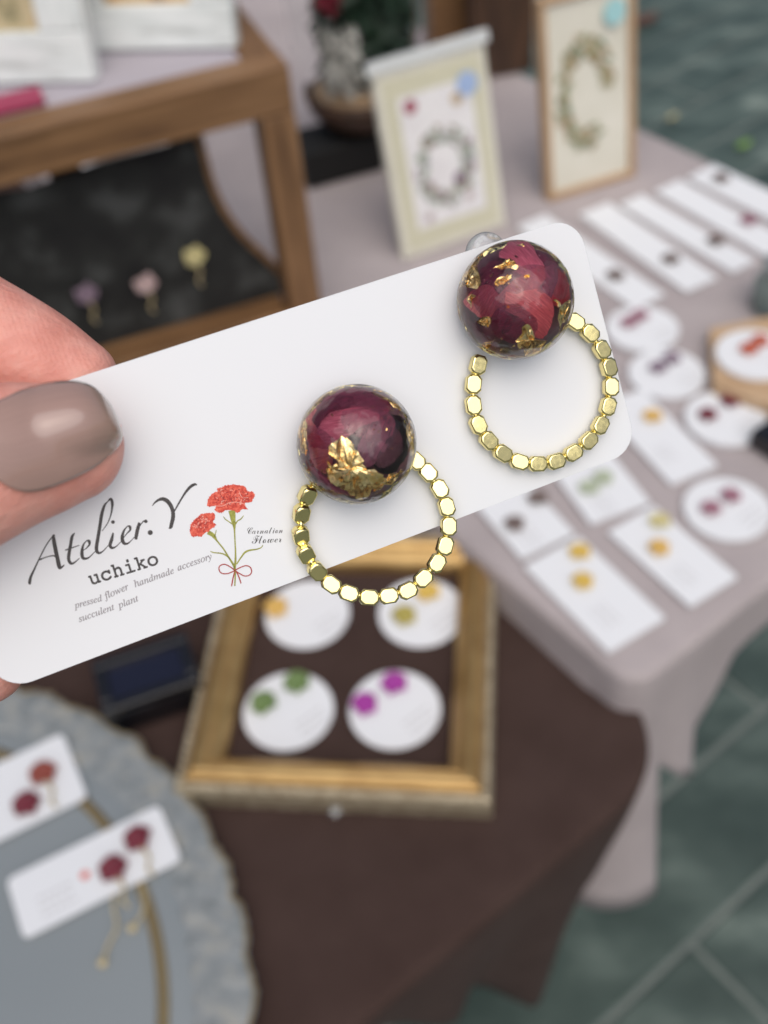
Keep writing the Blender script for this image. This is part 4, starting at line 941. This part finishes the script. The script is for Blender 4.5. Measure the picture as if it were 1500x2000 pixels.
obj('clear_sleeve', boxm('clear_sleeve', -.004, w_ + .003, -.0005, h_ + .010, .0030, .0033), mat('clear_film', (1, 1, 1), .08, trans=1, ior=1.08, alpha=.5), r_)
obj('sleeve_flap', boxm('sleeve_flap', -.004, w_ + .003, h_ + .0008, h_ + .010, -.0004, .0026), mat('white_film', (.8, .83, .83), .3, alpha=.75), r_)
r_, w_ = upright('picture_frame', (1073, 398), (1242, 345), T, .17, radians(10), 'pale wood frame with an open leafy wreath on cream paper', 'picture frame'); h_ = .160
framed(r_, w_, h_, .0055, .012, M_wood_l, M_cream)
mb = leaf_ring(.022, .038, 230, -.0028, 9, (5.4, 6.3), .0045, w_ * .46, h_ * .50); obj('wreath_print', mb.mesh('wreath_print'), LEAF2, r_)
obj('sticker', prism('sticker', circle(.010, 24, w_ - .020, h_ - .022), .0004, .0009), mat('aqua_sticker', (.36, .62, .64), .5), r_)

# ------------------------------------------------------------------ glass dome of dried flowers on a black box, and boxes behind
c = PX(678, 352, T); bx = obj('black_box', boxm('black_box', -.036, .036, 0, .05, 0, .032, .0015), M_gloss_b if False else mat('black_card', (.006, .006, .006), .75)); bx.matrix_world = frame_at(Vector((c.x, c.y, T + .001)), -SA); tag(bx, 'black box on the taupe cloth under the flower dome', 'box')
bz = T + .0335; bc = PX(684, 262, bz); bc.z = bz
gd = empty('flower_dome', bc + Vector((.012, .02, 0)), 'clear glass dome on a dark wooden bowl base', 'glass dome')
obj('base', lathe('base', [(.022, 0), (.034, .006), (.045, .018), (.049, .030), (.049, .034), (.044, .034), (.040, .031)], 48), M_wood_d, gd)
obj('wood_slice', lathe('wood_slice', [(.040, .0315), (.041, .034), (.040, .036)], 40), M_wood_l, gd)
obj('glass', lathe('glass', [(.0425, .0365), (.054, .08), (.056, .15), (.046, .20), (.02, .22), (.0195, .2185), (.045, .199), (.0550, .15), (.0530, .08), (.0415, .0365)], 48, close=True), mat('thin_glass', (.97, .98, .98), .0, trans=1, ior=1.03), gd)
fa = empty('flower_arrangement', bc + Vector((.012, .02, .037)), 'dried arrangement of white, crimson and dark green under glass', 'dried flowers')
rnd = random.Random(3)
def tuft(name, n, cx, cy, z0, z1, spread, size, m_):
    mb = MB()
    for _ in range(n):
        a = rnd.uniform(0, 2 * pi); r = spread * sqrt(rnd.random()); p = Vector((cx + r * cos(a), cy + r * sin(a), rnd.uniform(z0, z1)))
        d = Vector((rnd.gauss(0, 1), rnd.gauss(0, 1), rnd.gauss(.6, 1))).normalized(); e = d.orthogonal().normalized(); s = size * rnd.uniform(.6, 1.3)
        mb.add([p - d * s, p + e * s * .4, p + d * s, p - e * s * .4], [(0, 1, 2, 3)])
    return obj(name, mb.mesh(name), m_, fa)
tuft('white_blossom', 230, -.012, -.022, .004, .060, .018, .0055, mat('dried_white', (.62, .60, .55), .7))
tuft('green_foliage', 1500, .010, .012, .003, .17, .040, .012, mat('dark_foliage', (.012, .032, .016), .6))
tuft('crimson_blossom', 60, -.018, -.026, .075, .10, .010, .007, mat('dried_crimson', (.20, .015, .03), .7))
tuft('amber_blossom', 70, -.004, -.026, .10, .16, .014, .008, mat('dried_amber', (.26, .13, .04), .7))
for i, (x, y, h_, wd, mt, lb) in enumerate(((905, 118, .12, .032, M_wood, 'brown wooden block standing behind the wreath card'), (985, 150, .11, .030, M_wood_d, 'dark wooden block standing beside the pale wood frame'))):
    c = PX(x, y, T); o = empty('wooden_block', frame_at(c + Vector((0, 0, .001)), (1, .2, 0)), lb, 'wooden block')
    obj('block', boxm('block', -wd, wd, 0, .03, 0, h_, .002), mt, o); obj('cap', boxm('cap', -wd - .003, wd + .003, -.003, .033, h_ + .0005, h_ + .008, .002), mt, o)
# fallen leaves on the paving
def fallen(px, col, s, lb):
    mb = MB(); c = PX(*px, .008); vs = []; fs = []
    for i in range(7):
        u = i / 6; wd = sin(pi * (.06 + .9 * u)) * .45
        for v in (-1, 0, 1): vs.append(((u - .5) * 2 * s, v * wd * s, .004 + .006 * v * v + .01 * (u - .5) ** 2))
    for i in range(6):
        for j in range(2): q = i * 3 + j; fs.append((q, q + 1, q + 4, q + 3))
    o = obj('fallen_leaf', mdata('fallen_leaf', vs, fs, True), mat('leaf_' + str(px[0]), col, .6)); o.matrix_world = Matrix.Translation(c) @ Matrix.Rotation(.6, 4, 'Z'); tag(o, lb, 'leaf', 'leaves on the paving')
fallen((1452, 290), (.16, .30, .05), .022, 'bright green leaf lying on the slate paving')
fallen((1312, 236), (.36, .33, .18), .018, 'yellowish leaf lying on the slate paving beyond the cloth')
fallen((1258, 45), (.10, .045, .03), .05, 'brown leaf lying on the paving beside the pale wood frame')
